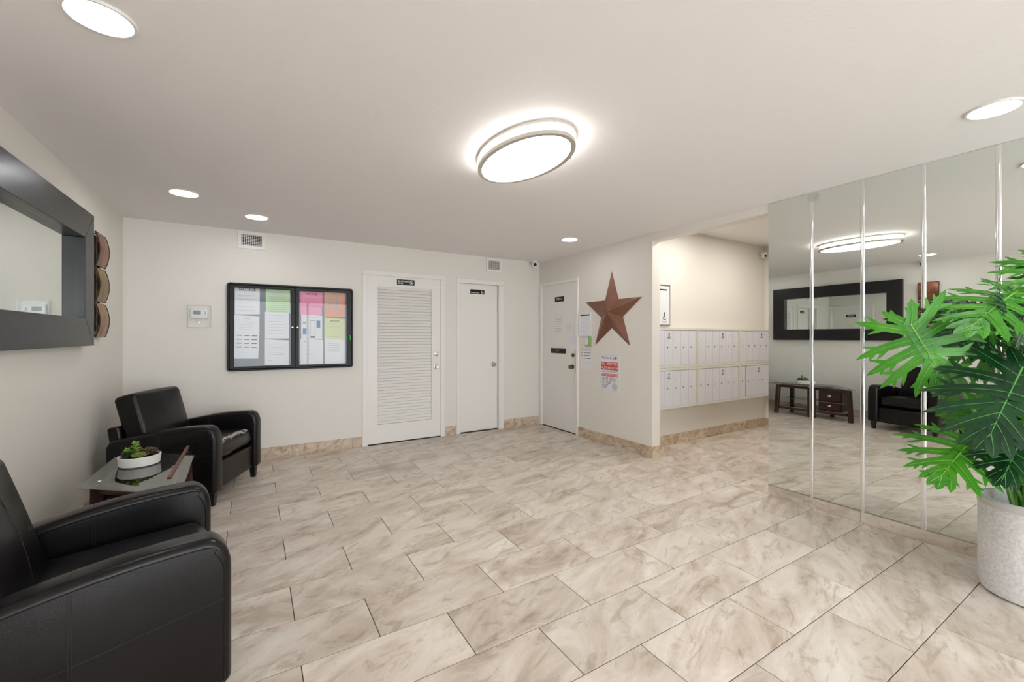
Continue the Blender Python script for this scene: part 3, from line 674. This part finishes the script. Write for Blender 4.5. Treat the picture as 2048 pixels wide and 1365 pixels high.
# ------------------------------------------------------------------ mail boxes
DF = .095                                         # the units stand 9.5 cm off the wall
MS = shifted(MAIL, 0)
cols = [(3.728, 4.628), (4.632, 5.522), (5.526, 6.298)]
rowsz = [(.921, 1.388), (.445, .919)]
nd = [6, 6, 5]
names = ['upper mailbox unit next to the star wall', 'upper mailbox unit in the middle of the bank', 'upper mailbox unit in the far corner under the camera',
         'lower mailbox unit next to the star wall', 'lower mailbox unit in the middle of the bank', 'lower mailbox unit in the far corner with a dark gap beside its first door']
for r_, (z0, z1) in enumerate(rowsz):
    for c_, (x0, x1) in enumerate(cols):
        t = thing('mailbox_unit', names[r_ * 3 + c_], 'mailbox', MS.P((x0 + x1) / 2, z0, 0), 0, 'wall mailbox units')
        q = MB(); MS.box(q, x0 + .01, x1 - .01, z0 + .01, z1 - .01, 0, DF - .018); mk('body', q, M_mailframe, t)
        w = .022; bt = .03 if r_ == 0 else .026
        mk('surround', frame_mb(MS, [(x0, z0), (x1, z0), (x1, z1), (x0, z1)], [(x0 + w, z0 + bt), (x1 - w, z0 + bt), (x1 - w, z1 - .028), (x0 + w, z1 - .028)], 0, DF), M_mailframe, t, .002)
        n = nd[c_]; a, b = x0 + w + .002, x1 - w - .002; zz0, zz1 = z0 + bt + .002, z1 - .030
        last = (r_ == 1 and c_ == 2)
        if last: n = 6
        gapd = .024 if last else 0
        ww = (b - a - gapd) / n
        for i in range(n):
            ua = a + i * ww + (gapd if i else 0); ub = ua + ww - .003
            q = MB(); MS.box(q, ua, ub, zz0, zz1, DF - .018, DF - .004); dr = mk('door', q, M_mail, t, .0015)
            uc = (ua + ub) / 2; hh = zz1 - zz0
            q = MB(); q.lathe([(0, 0), (.0085, 0), (.0085, .003), (.004, .004), (0, .004)], 12, MS.M(ua + ww * .30, zz1 - hh * .49, DF - .004)); mk('lock', q, M_brass if (i + r_) % 3 else M_chrome, dr)
            q = MB(); MS.box(q, uc - .022, uc + .030, zz1 - hh * .33, zz1 - hh * .27, DF - .004, DF - .0032); tg = mk('name_tag', q, M_paper, dr)
            mk('apartment_number', text_mb(str(101 + i + c_ * 6 + r_ * 100)[-2:], .020, MS.M(uc - .008, zz1 - hh * .30, DF - .0030), 'CENTER'), M_ink, tg)
        um = a + ww * (2.5 if c_ == 0 else 3.5) + gapd
        q = MB(); disc(q, MS, um, zz1 - hh * .10, .011, DF - .0028, 12); mk('arrow_lock', q, M_ink, t)
        mk('lettering', text_mb('U.S.', .024, MS.M(um, zz1 - hh * .165, DF - .0028), 'CENTER', .02), M_ink, t)
        mk('lettering', text_mb('MAIL', .024, MS.M(um, zz1 - hh * .215, DF - .0028), 'CENTER', .02), M_ink, t)
        if last: q = MB(); MS.box(q, a + ww - .003, a + ww + gapd, zz0, zz1, DF - .018, DF - .016); mk('gap_shadow_panel', q, M_black, t)
# accessible-parking style poster over the mail boxes
pu0, pu1, pv0, pv1 = 3.90, 4.212, 1.425, 1.885
def pbar(t, at, d):
    q = MB(); MAIL.quad(q, [at(.12, .09), at(.88, .09), at(.88, .125), at(.12, .125)], d); mk('black_heading_bar', q, M_ink, t)
    q = MB(); c = at(.72, .80); disc(q, MAIL, c.x + .004, c.y + .045, .012, d, 12); MAIL.quad(q, [(c.x - .012, c.y), (c.x + .004, c.y), (c.x + .008, c.y + .036), (c.x - .006, c.y + .036)], d)
    ring(q, MAIL, c.x - .004, c.y - .012, .016, .024, d, 14, 110, 380); MAIL.quad(q, [(c.x + .004, c.y), (c.x + .016, c.y - .034), (c.x + .024, c.y - .031), (c.x + .012, c.y + .004)], d); mk('wheelchair_pictogram', q, M_ink, t)
t = sheet(MAIL, [(pu0, pv1), (pu1, pv1), (pu1, pv0), (pu0, pv0)], .010, 'white framed poster with black bar and wheelchair symbol above the mailboxes', M_paper, [(.91, .6, .85, .012), (.94, .6, .85, .012)], extra=pbar, name='framed_poster', cat='poster')
mk('frame', frame_mb(MAIL, [(pu0 - .012, pv0 - .012), (pu1 + .012, pv0 - .012), (pu1 + .012, pv1 + .012), (pu0 - .012, pv1 + .012)], [(pu0 + .004, pv0 + .004), (pu1 - .004, pv0 + .004), (pu1 - .004, pv1 - .004), (pu0 + .004, pv1 - .004)], 0, .016), M_chrome, t, .002)

# ------------------------------------------------------------------ left wall: framed mirror and wall art
my0, my1, mz0, mz1, fw, dp = 2.37, 4.07, 1.225, 2.135, .185, .062
t = thing('framed_mirror', 'long wall mirror in a wide flat espresso wood frame', 'mirror', LEFT.P((my0 + my1) / 2, mz0, 0))
o = [(my0, mz0), (my1, mz0), (my1, mz1), (my0, mz1)]; inn = [(my0 + fw, mz0 + fw), (my1 - fw, mz0 + fw), (my1 - fw, mz1 - fw), (my0 + fw, mz1 - fw)]
for i in range(4):
    j = (i + 1) % 4; a = [o[i], o[j], inn[j], inn[i]]
    q = MB().prism(a, lambda u, v: LEFT.P(u, v, .0), lambda u, v: LEFT.P(u, v, dp)); mk('frame_board', q, M_ebony, t, .003, 2)
q = MB(); LEFT.box(q, inn[0][0], inn[1][0], inn[0][1], inn[2][1], 0, .006); mk('mirror_glass', q, M_mirror, t)
art_cols = [((150, 96, 70), (96, 62, 44)), ((150, 116, 60), (78, 70, 40)), ((164, 124, 78), (110, 80, 50))]
M_art = [mat('patina_sheet_%s' % n, c[0], .35, .55, bump=(18, .15), vary=(c[1], 9, .4, .68)) for n, c in zip(('copper', 'olive', 'gold'), art_cols)]
M_iron = mat('dark_iron', (44, 40, 38), .5, .6)
for y0, lb in ((4.235, 'three curved copper toned metal squares hung between framed mirror and back wall'), (1.965, 'three curved copper toned metal squares hung on the entrance side of the framed mirror')):
    wd = .235; t = thing('metal_wall_art', lb, 'wall decor', LEFT.P(y0 + wd / 2, 1.30, 0))
    for i in range(3):
        z1 = 2.06 - i * .264; z0 = z1 - .246; rows_o, rows_i = [], []
        for j in range(11):
            f = j / 10; d = .030 + .024 * (1 - (2 * f - 1) ** 2)
            rows_o.append([LEFT.P(y0 + wd * g, z0 + (z1 - z0) * f, d + .006 * math.sin(math.pi * g)) for g in (0, .25, .5, .75, 1)])
            rows_i.append([LEFT.P(y0 + wd * g, z0 + (z1 - z0) * f, d - .006 + .006 * math.sin(math.pi * g)) for g in (0, .25, .5, .75, 1)])
        q = MB(); q.grid(rows_o); q.grid([r_[::-1] for r_ in rows_i])
        for A, B in ((rows_o[0], rows_i[0]), (rows_o[-1], rows_i[-1]), ([r_[0] for r_ in rows_o], [r_[0] for r_ in rows_i]), ([r_[-1] for r_ in rows_o], [r_[-1] for r_ in rows_i])): q.grid([A, B])
        sh = mk('curved_sheet', q, M_art[i], t, smooth=True)
        rim = [p for p in [r_[0] for r_ in rows_o]] + [r_[-1] for r_ in rows_o][::-1]
        q = MB(); q.tube(rim, .0035, 6, True); mk('rim', q, M_iron, sh)
    q = MB()
    for u in (y0 + .07, y0 + .165): q.tube([LEFT.P(u, 1.33, .008), LEFT.P(u, 2.04, .008)], .006, 8)
    for v in (1.36, 1.70, 2.03): q.tube([LEFT.P(y0 + .07, v, .008), LEFT.P(y0 + .165, v, .008)], .005, 8)
    for i in range(3):
        for v in (2.06 - i * .264 - .006, 2.06 - i * .264 - .240):
            for u in (y0 + .07, y0 + .165): q.tube([LEFT.P(u, v, .0), LEFT.P(u, v, .028)], .004, 6)
    mk('back_rods', q, M_iron, t)

# ------------------------------------------------------------------ armchairs (local frame: faces +x)
def worn_leather():
    m, N, L, P = new_mat('worn_black_leather')
    tc = N.new('ShaderNodeTexCoord'); sx = N.new('ShaderNodeSeparateXYZ'); L.new(tc.outputs['Object'], sx.inputs[0])
    n = N.new('ShaderNodeTexNoise'); n.inputs['Scale'].default_value = 26; n.inputs['Detail'].default_value = 6; n.inputs['Roughness'].default_value = .65; L.new(tc.outputs['Object'], n.inputs['Vector'])
    d = N.new('ShaderNodeMath'); d.operation = 'SUBTRACT'; d.inputs[1].default_value = .305; L.new(sx.outputs['X'], d.inputs[0])
    ab = N.new('ShaderNodeMath'); ab.operation = 'ABSOLUTE'; L.new(d.outputs[0], ab.inputs[0])
    mr = N.new('ShaderNodeMapRange'); mr.inputs[1].default_value = 0; mr.inputs[2].default_value = .05; mr.inputs[3].default_value = .13; mr.inputs[4].default_value = -.2; L.new(ab.outputs[0], mr.inputs[0])
    s = N.new('ShaderNodeMath'); s.operation = 'ADD'; L.new(n.outputs['Fac'], s.inputs[0]); L.new(mr.outputs[0], s.inputs[1])
    n3 = N.new('ShaderNodeTexNoise'); n3.inputs['Scale'].default_value = 5; L.new(tc.outputs['Object'], n3.inputs['Vector'])
    s3 = N.new('ShaderNodeMath'); s3.operation = 'MULTIPLY_ADD'; s3.inputs[1].default_value = .5; L.new(n3.outputs['Fac'], s3.inputs[0]); L.new(s.outputs[0], s3.inputs[2])
    r = N.new('ShaderNodeValToRGB'); r.color_ramp.elements[0].position = .765; r.color_ramp.elements[1].position = .79
    r.color_ramp.elements[0].color = lin((20, 16, 17)); r.color_ramp.elements[1].color = lin((190, 180, 172)); L.new(s3.outputs[0], r.inputs[0])
    L.new(r.outputs[0], P.inputs['Base Color']); P.inputs['Roughness'].default_value = .3
    b = N.new('ShaderNodeBump'); b.inputs['Strength'].default_value = .15; b.inputs['Distance'].default_value = .01
    n2 = N.new('ShaderNodeTexNoise'); n2.inputs['Scale'].default_value = 240; L.new(tc.outputs['Object'], n2.inputs['Vector']); L.new(n2.outputs['Fac'], b.inputs['Height']); L.new(b.outputs[0], P.inputs['Normal'])
    return m
M_wornleather = worn_leather()
CW, CD, AW = .79, .76, .115
def armchair(loc, rz, label, worn):
    t = thing('armchair', label, 'armchair', loc, rz, None)
    hx = CD / 2
    def top(x):                                    # arched arm line: low at the back, high near the front
        f = (x + hx) / CD; return .505 + .105 * math.sin(min(f, .86) / .86 * math.pi / 2)
    prof = [(-hx + .02, .10), (hx, .10), (hx, .50)]
    for i in range(1, 7):
        a = R(90 * i / 7); prof.append((hx - .075 + .075 * math.cos(a), .50 + (top(hx - .075) - .50) * math.sin(a)))
    for i in range(14): x = hx - .075 - (CD - .115) * i / 13; prof.append((x, top(x)))
    prof += [(-hx + .015, .47)]
    for s_ in (-1, 1):
        y0, y1 = s_ * (CW / 2 - AW), s_ * CW / 2; ya, yb = min(y0, y1), max(y0, y1)
        q = MB().prism(prof, lambda x, z: Vector((x, ya, z)), lambda x, z: Vector((x, yb, z)))
        arm = mk('arm', q, M_leather, t, .028, 4, True, True, limit=1.0)
        for ys in (ya + .004, yb - .004):          # piped seam that follows the edge of the arm
            out = [Vector((x - (.022 if x > hx - .03 else 0), ys, z - (.020 if z > .48 else 0))) for x, z in prof[1:-1]]
            sgn = 1 if ys > (ya + yb) / 2 else -1
            q = MB(); q.tube([p + Vector((0, sgn * .0035, -.006)) for p in out], .0022, 5); mk('piping', q, M_leather, arm, 0, 1, True, True)
        for ys, sg in ((ya, -1), (yb, 1)):         # stitched seams on the flat faces of the arm
            q = MB()
            for dx in (-.004, .004): q.tube([(-.01 + dx, ys + sg * .0008, .11), (-.01 + dx, ys + sg * .0008, top(-.01) - .032)], .0011, 4)
            q.tube([(hx - .02, ys + sg * .0006, .40), (-hx + .05, ys + sg * .0006, .30)], .001, 4)
            mk('stitching', q, M_seam, arm, 0, 1, False, True)
        q = MB()
        for dx in (-.004, .004): q.tube([(-.01 + dx, ya + .03, top(-.01) + .0005), (-.01 + dx, yb - .03, top(-.01) + .0005)], .001, 4)
        mk('stitching', q, M_seam, arm, 0, 1, False, True)
    iw = CW / 2 - AW
    q = MB(); q.rbox(.035, iw, .105, .018, Matrix.Translation((hx - .065, 0, .205))); ap = mk('front_panel', q, M_leather, t, 0, 1, True, True)
    q = MB(); q.tube([(hx - .0295, .0, .11), (hx - .0295, 0, .30)], .0012, 4); mk('stitching', q, M_seam, ap, 0, 1, False, True)
    q = MB(); q.rbox(.30, iw, .03, .012, Matrix.Translation((-.02, 0, .16))); mk('seat_base', q, M_leather, t, 0, 1, True, True)
    q = MB(); q.rbox(.285, iw - .006, .068, .045, Matrix.Translation((.062, 0, .378)) @ Matrix.Rotation(R(-3), 4, 'Y'), (.02, 0, .022), 4, 5)
    sc = mk('seat_cushion', q, M_wornleather if worn else M_leather, t, 0, 1, True, True)
    q = MB(); q.tube([(.062 + .300, y, .365 - .0 + .012) for y in (-iw + .05, -.1, .1, iw - .05)], .002, 5); mk('piping', q, M_seam, sc, 0, 1, True, True)
    mtx = Matrix.Translation((-hx + .045, 0, .355)) @ Matrix.Rotation(R(-10), 4, 'Y')
    q = MB(); q.rbox(.042, iw + .02, .255, .02, mtx); mk('back_frame', q, M_leather, t, 0, 1, True, True)
    mtx = Matrix.Translation((-hx + .115, 0, .615)) @ Matrix.Rotation(R(-15), 4, 'Y')
    q = MB(); q.rbox(.078, iw - .008, .232, .032, mtx, (.022, 0, .012), 4, 5); bc = mk('back_cushion', q, M_leather, t, 0, 1, True, True)
    for s_ in (-1, 1):
        q = MB(); q.tube([mtx @ Vector((.068, s_ * (iw - .012), z)) for z in (-.2, 0, .2)], .003, 5); mk('piping', q, M_seam, bc, 0, 1, True, True)
    q = MB(); q.tube([mtx @ Vector((.1005 - .12 * (z / .232) ** 2 * .18, 0, z)) for z in (-.19, -.1, 0, .1, .19)], .0011, 4); mk('stitching', q, M_seam, bc, 0, 1, False, True)
    for sx in (-1, 1):
        for sy in (-1, 1):
            cx, cy = sx * (hx - .05) + (.02 if sx < 0 else 0), sy * (CW / 2 - .055)
            a, b = .026, .018
            q = MB(); q.hexa([(cx - b, cy - b, 0), (cx + b, cy - b, 0), (cx + b, cy + b, 0), (cx - b, cy + b, 0), (cx - a, cy - a, .105), (cx + a, cy - a, .105), (cx + a, cy + a, .105), (cx - a, cy + a, .105)])
            mk('leg', q, M_ebony, t, .002, 1, False, True)
    return t
armchair((-.441, 4.385, 0), R(-23), 'black leather club armchair with a peeling seat edge near the back wall', True)
armchair((-.50, 2.075, 0), R(9), 'black leather club armchair with a smooth seat on the entrance side of the glass table', False)

# ------------------------------------------------------------------ glass topped console between the chairs
GT = [(-.79, 3.08), (-.315, 2.675), (-.345, 3.885), (-.775, 3.70)]
t = thing('glass_console', 'dark cherry console with a clear glass top between the two armchairs', 'console table', (-.52, 3.30, 0))
q = MB().prism(GT, lambda x, y: Vector((x, y, .492)), lambda x, y: Vector((x, y, .502))); gt = mk('glass_top', q, M_tglass, t, .002)
def beam(name, x0, x1, y0, y1, z0, z1, par=t, m_=M_wood, bv=.004): q = MB(); q.box(x0, x1, y0, y1, z0, z1); return mk(name, q, m_, par, bv)
def leg(x, y, sx, sy, top_=.478):
    q = MB(); a, b = .03, .026
    q.hexa([(x - b + sx, y - b + sy, 0), (x + b + sx, y - b + sy, 0), (x + b + sx, y + b + sy, 0), (x - b + sx, y + b + sy, 0), (x - a, y - a, top_), (x + a, y - a, top_), (x + a, y + a, top_), (x - a, y + a, top_)])
    return mk('leg', q, M_wood, t, .004)
leg(-.40, 2.79, .015, -.03); leg(-.405, 3.71, .015, .03); leg(-.72, 3.14, -.01, -.01); leg(-.715, 3.64, -.01, .01)
beam('center_post', -.43, -.39, 3.235, 3.275, 0.0, .478)
for z0, z1 in ((.440, .478), (.085, .120)):
    beam('front_rail', -.425, -.385, 2.82, 3.235, z0, z1); beam('front_rail', -.425, -.385, 3.275, 3.68, z0, z1)
    for A, B in (((-.405, 2.80), (-.72, 3.14)), ((-.405, 3.70), (-.715, 3.64))):
        A, B = Vector(A), Vector(B); n_ = (B - A).normalized().orthogonal() * .014
        q = MB(); q.prism([tuple(A + n_), tuple(B + n_), tuple(B - n_), tuple(A - n_)], lambda x, y: Vector((x, y, z0)), lambda x, y: Vector((x, y, z1)))
        mk('side_rail', q, M_wood, t, .003)
    beam('back_rail', -.735, -.70, 3.165, 3.615, z0, z1)
for z in (.262, .122):
    q = MB().prism([(-.70, 3.17), (-.41, 2.84), (-.41, 3.66), (-.70, 3.60)], lambda x, y: Vector((x, y, z)), lambda x, y: Vector((x, y, z + .007))); mk('glass_shelf', q, M_tglass, t, .001)
q = MB(); q.box(-.66, -.462, 2.90, 3.215, .13, .440); dc = mk('drawer_case', q, M_wood, t, .003)
for z0, z1 in ((.285, .436), (.134, .280)):
    q = MB(); q.box(-.462, -.446, 2.906, 3.209, z0, z1); df = mk('drawer_front', q, M_wood, t, .003)
    q = MB(); q.lathe([(0, 0), (.009, 0), (.008, .010), (.020, .014), (.021, .020), (.015, .025), (0, .026)], 18, Matrix.Translation((-.446, 3.058, (z0 + z1) / 2)) @ Matrix.Rotation(R(90), 4, 'Y')); mk('knob', q, M_chrome, df, smooth=True)
for x, y in ((-.40, 2.79), (-.405, 3.71), (-.72, 3.14), (-.715, 3.64), (-.41, 3.255)):
    q = MB(); q.lathe([(0, .478), (.016, .478), (.016, .492), (0, .492)], 16, Matrix.Translation((x, y, 0))); mk('standoff', q, M_chrome, t)
    q = MB(); q.lathe([(0, .502), (.014, .502), (.011, .506), (0, .507)], 16, Matrix.Translation((x, y, 0))); mk('glass_cap', q, M_chrome, t)

q = MB(); q.box(-.412, -.392, 3.00, 3.80, .5022, .508); mk('wood_strip', q, mat('reddish_wood', (112, 66, 56), .4), t, .003)
# succulent bowl on the glass
bx, by, bz = -.60, 3.42, .5025
t = thing('succulent_bowl', 'low white bowl of mixed green and bronze succulents on the glass console', 'planter', (bx, by, bz))
q = MB(); q.lathe([(0, 0), (.088, 0), (.098, .006), (.104, .058), (.100, .060), (.096, .056), (.094, .045), (0, .045)], 40, Matrix.Translation((bx, by, bz))); mk('bowl', q, mat('matte_white_ceramic', (226, 224, 220), .45), t, smooth=True)
q = MB(); q.lathe([(0, .052), (.05, .051), (.0945, .047)], 24, Matrix.Translation((bx, by, bz))); mk('soil', q, mat('potting_soil', (44, 36, 30), .95, bump=(90, .8)), t, smooth=True)
M_sg = [mat('succulent_' + n, c, .5, vary=(c2, 30, .4, .7)) for n, c, c2 in (('lime', (146, 180, 60), (110, 150, 50)), ('dark', (54, 84, 46), (40, 66, 40)), ('bronze', (110, 76, 62), (84, 92, 56)), ('olive', (138, 150, 66), (106, 120, 50)), ('plum', (72, 54, 48), (58, 64, 44)))]
def succulent(x, y, z, r, n, rise, m_, tall=0):
    q = MB(); rr = random.Random(int(x * 1e4))
    for k in range(n):
        f = k / n; a = k * 2.3998; el = R(15 + 65 * (1 - f)) if not tall else R(20 + 40 * rr.random()); ln = r * (.55 + .45 * f)
        zb = z + (tall * (1 - f)); d = Vector((math.cos(a) * math.cos(el), math.sin(a) * math.cos(el), math.sin(el))); sd = Vector((-math.sin(a), math.cos(a), 0)); up = d.cross(sd) * -1
        b = Vector((x, y, zb)); w = r * .24
        P_ = [b, b + d * ln * .55 + sd * w, b + d * ln, b + d * ln * .55 - sd * w, b + d * ln * .5 + up * w * .5, b + d * ln * .5 - up * w * .5]
        q.add(P_, [(0, 1, 4), (1, 2, 4), (2, 3, 4), (3, 0, 4), (1, 0, 5), (2, 1, 5), (3, 2, 5), (0, 3, 5)])
    if tall: q.tube([(x, y, z - .01), (x, y, z + tall)], .005, 6)
    return mk('succulent', q, m_, t, smooth=True)
z = bz + .05
succulent(bx - .058, by + .004, z, 0.038, 22, 0, M_sg[0], .045); succulent(bx - .025, by + .03, z, 0.044, 26, 0, M_sg[0], .075); succulent(bx - .03, by - .025, z, 0.046, 24, 0, M_sg[1], .035)
succulent(bx + .005, by - .045, z, 0.059, 24, 0, M_sg[3]); succulent(bx + .035, by + .01, z + .008, 0.054, 24, 0, M_sg[2], .012); succulent(bx + .062, by - .012, z, 0.049, 26, 0, M_sg[4]); succulent(bx + .03, by + .055, z, 0.051, 22, 0, M_sg[4], .015)
succulent(bx - .02, by + .068, z, 0.045, 20, 0, M_sg[1], .03)

succulent(bx + .055, by + .035, z, .045, 24, 0, M_sg[2], .02); succulent(bx - .06, by - .03, z, .04, 22, 0, M_sg[1], .03)
# ------------------------------------------------------------------ potted split-leaf philodendron
px_, py_, pr_, ph_ = 3.278, .461, .178, .478
t = thing('potted_philodendron', 'split-leaf philodendron in a tall pale stone textured pot by the mirror wall', 'potted plant', (px_, py_, 0))
Tp = Matrix.Translation((px_, py_, 0))
M_pot = mat('pale_stone_pot', (226, 225, 224), .75, bump=(60, .4), vary=((208, 207, 207), 75, .42, .62))
q = MB(); q.lathe([(0, 0), (pr_ - .03, 0), (pr_ - .010, .012), (pr_ - .002, .05), (pr_, .15), (pr_, ph_ - .045), (pr_ + .001, ph_ - .04), (pr_ + .001, ph_ - .004), (pr_ - .004, ph_), (pr_ - .016, ph_), (pr_ - .020, ph_ - .004), (pr_ - .022, ph_ - .09), (0, ph_ - .09)], 64, Tp); mk('pot', q, M_pot, t, smooth=True)
q = MB(); q.lathe([(pr_ - .0165, ph_ + .0012), (pr_ - .003, ph_ + .0012), (pr_ + .0025, ph_ - .004), (pr_ + .0025, ph_ - .036), (pr_ + .0012, ph_ - .038)], 64, Tp); q.f = [f for f in q.f if len(f) == 4]; mk('rim_band', q, mat('smooth_stone_rim', (200, 200, 198), .55), t, smooth=True)
q = MB(); q.lathe([(0, ph_ - .075), (.09, ph_ - .078), (pr_ - .022, ph_ - .085)], 32, Tp); mk('soil', q, MATS['potting_soil'], t, smooth=True)
M_lb = mat('bright_leaf', (44, 122, 16), .38, bump=(30, .12), vary=((76, 150, 32), 7, .35, .75), spec=.4)
M_ld = mat('dark_leaf', (8, 50, 24), .32, bump=(30, .15), vary=((22, 76, 32), 7, .35, .75), spec=.4)  # dark green foliage; the big backlit leaf's shade is put into this colour too
M_vb = mat('bright_vein', (120, 176, 76), .45); M_vd = mat('dark_vein', (84, 150, 70), .45)
M_stem = mat('leaf_stem', (84, 140, 52), .45)
def leaf(base, tip, nrm, W, bright=True, seed=0, root=None, droop=.12, fold=.18):
    rr = random.Random(seed); base, tip, nrm = Vector(base), Vector(tip), Vector(nrm)
    ax = tip - base; Ln = ax.length; ax.normalize(); nrm = (nrm - ax * nrm.dot(ax)).normalized(); sd = nrm.cross(ax)
    def P3(u, v, lift=0):                           # u along the midrib, v across, both in units of length
        bend = -droop * (u ** 2) - fold * abs(v) * .35 - fold * v * v * .8
        return base + ax * (u * Ln) + sd * (v * Ln) + nrm * ((bend + lift) * Ln)
    q, vq = MB(), MB()
    def strip(c, w, lift, three=True):              # c: centre line points (u,v); w: half widths
        L_, C_, R_ = [], [], []
        for i in range(len(c)):
            a = Vector(c[max(i - 1, 0)]); b = Vector(c[min(i + 1, len(c) - 1)]); d = (b - a).normalized(); n = Vector((-d.y, d.x)); p = Vector(c[i])
            l, r_ = p + n * w[i], p - n * w[i]
            L_.append(P3(l.x, l.y, lift + .10 * w[i])); C_.append(P3(p.x, p.y, lift - .02 * w[i])); R_.append(P3(r_.x, r_.y, lift + .10 * w[i]))
        q.grid([[L_[i], C_[i], R_[i]] for i in range(len(c))]); return C_
    n = 8; wid = W / Ln
    mid = [(u, 0) for u in [-.02 + 1.0 * i / 12 for i in range(13)]]
    strip(mid, [.03 + .07 * wid * math.sin(math.pi * min(1, .25 + i / 14)) if i < 12 else .004 for i in range(13)], .004)
    vq.tube([P3(u, 0, .006 + .004 * (1 - u)) for u, _ in mid], [.0042 * (1 - .75 * max(u, 0)) for u, _ in mid], 6)
    for s_ in (-1, 1):
        for k in range(n):
            f = k / (n - 1)
            ang = R(150 - 128 * f ** .8 + rr.uniform(-4, 4)); ln = wid * (.62 + .42 * math.sin(math.pi * min(1, .10 + f * .72))) * (1 - .62 * max(0, f - .45) / .55) * rr.uniform(.92, 1.06)
            if k == 0: ln *= .62
            u0 = .0 + .86 * f ** 1.1
            m_ = 9; c, w = [], []
            curl = R(rr.uniform(8, 22)) * (1 if f > .2 else -.3)
            x, y = u0, 0; a = ang
            for i in range(m_ + 1):
                g = i / m_; c.append((x, s_ * y)); x += math.cos(a) * ln / m_; y += math.sin(a) * ln / m_; a -= curl / m_
                base_w = .075 * (1 - g) ** 2.2 + .039 * wid * (.72 + .75 * math.sin(math.pi * min(1, max(0, (g - .22) / .78))))
                w.append(base_w if g < .78 else base_w * max(.06, math.sqrt(max(0, 1 - ((g - .78) / .22) ** 2))))
            lift = .003 * ((k * 2 + (s_ > 0)) % 4) + rr.uniform(-.004, .004)
            Cc = strip(c, w, lift)
            vq.tube([p + nrm * .0022 for p in Cc[:-1]], [.0022 * (1 - .8 * i / len(Cc)) for i in range(len(Cc) - 1)], 4)
            for (g, sg, sl) in ((.50, 1, .34), (.60, -1, .32), (.74, 1, .22)):   # finger-like side lobes
                if ln < .22 * wid + .12 and g > .7: continue
                i = int(g * m_); b = Vector(c[i]); d = (Vector(c[i + 1]) - Vector(c[i - 1])).normalized(); th = R(38) * sg * rr.uniform(.8, 1.15)
                dd = Vector((d.x * math.cos(th) - d.y * math.sin(th), d.x * math.sin(th) + d.y * math.cos(th))); l2 = ln * sl * rr.uniform(.8, 1.1)
                cc = [tuple(b + dd * l2 * j / 5) for j in range(6)]; strip(cc, [.036 * wid * x_ for x_ in (1.05, 1.0, .95, .8, .55, .06)], lift + .001)
    over = max(v.x for v in q.v) - 3.57               # keep the blade in front of the mirror wall
    if over > 0:
        for w_ in (q, vq): w_.v = [v - Vector((over, 0, 0)) for v in w_.v]
        base = base - Vector((over, 0, 0))
    lf = mk('leaf', q, M_lb if bright else M_ld, t, 0, 1, True, merge=True); mk('vein', vq, M_vb if bright else M_vd, lf, 0, 1, True)
    rt = Vector(root) if root else Vector((px_, py_, ph_ - .08)) + Vector((rr.uniform(-.05, .05), rr.uniform(-.05, .05), 0))
    end = base + nrm * (.004 * Ln); mid_ = rt.lerp(end, .5) + Vector((0, 0, .16)) ; pts = []
    for i in range(13):
        g = i / 12; pts.append(rt * (1 - g) ** 2 + mid_ * 2 * g * (1 - g) + end * g * g)
    sq = MB(); sq.tube(pts, [.011 - .006 * i / 12 for i in range(13)], 8); mk('petiole', sq, M_stem, t, 0, 1, True)
camv = Vector((0, 0, CAM_H))
def pleaf(a, b, za, zb, W, bright, seed, up=.6, **k):
    A, B = atZ(*a, za), atZ(*b, zb); v = (camv - A).normalized(); leaf(A, B, v + Vector((0, 0, up)), W, bright, seed, **k)
pleaf((1822, 652), (1900, 772), 2.28, 2.20, .30, True, 1, .5)
pleaf((2036, 582), (1935, 650), 2.15, 2.05, .27, True, 2, .6)
pleaf((1958, 866), (1872, 955), 2.22, 2.08, .27, True, 3, .7)
pleaf((2044, 738), (1972, 882), 2.00, 1.92, .33, False, 4, .4)
pleaf((1902, 668), (1905, 602), 2.42, 2.46, .20, False, 5, .2)
pleaf((2052, 862), (2003, 958), 2.06, 1.98, .22, False, 6, .5)
pleaf((1985, 668), (1912, 690), 2.32, 2.30, .20, False, 7, .5)
pleaf((2010, 640), (1948, 662), 2.34, 2.36, .16, True, 8, .5)
pleaf((2085, 640), (2030, 622), 2.08, 2.05, .22, False, 9, .5)
pleaf((1990, 800), (1915, 845), 2.36, 2.34, .20, True, 10, .6)
pleaf((2120, 560), (2170, 480), 2.10, 2.15, .26, True, 11, .5)
pleaf((2150, 720), (2240, 800), 2.00, 1.98, .30, False, 12, .5)
pleaf((2130, 850), (2170, 960), 1.95, 1.90, .26, True, 13, .6)
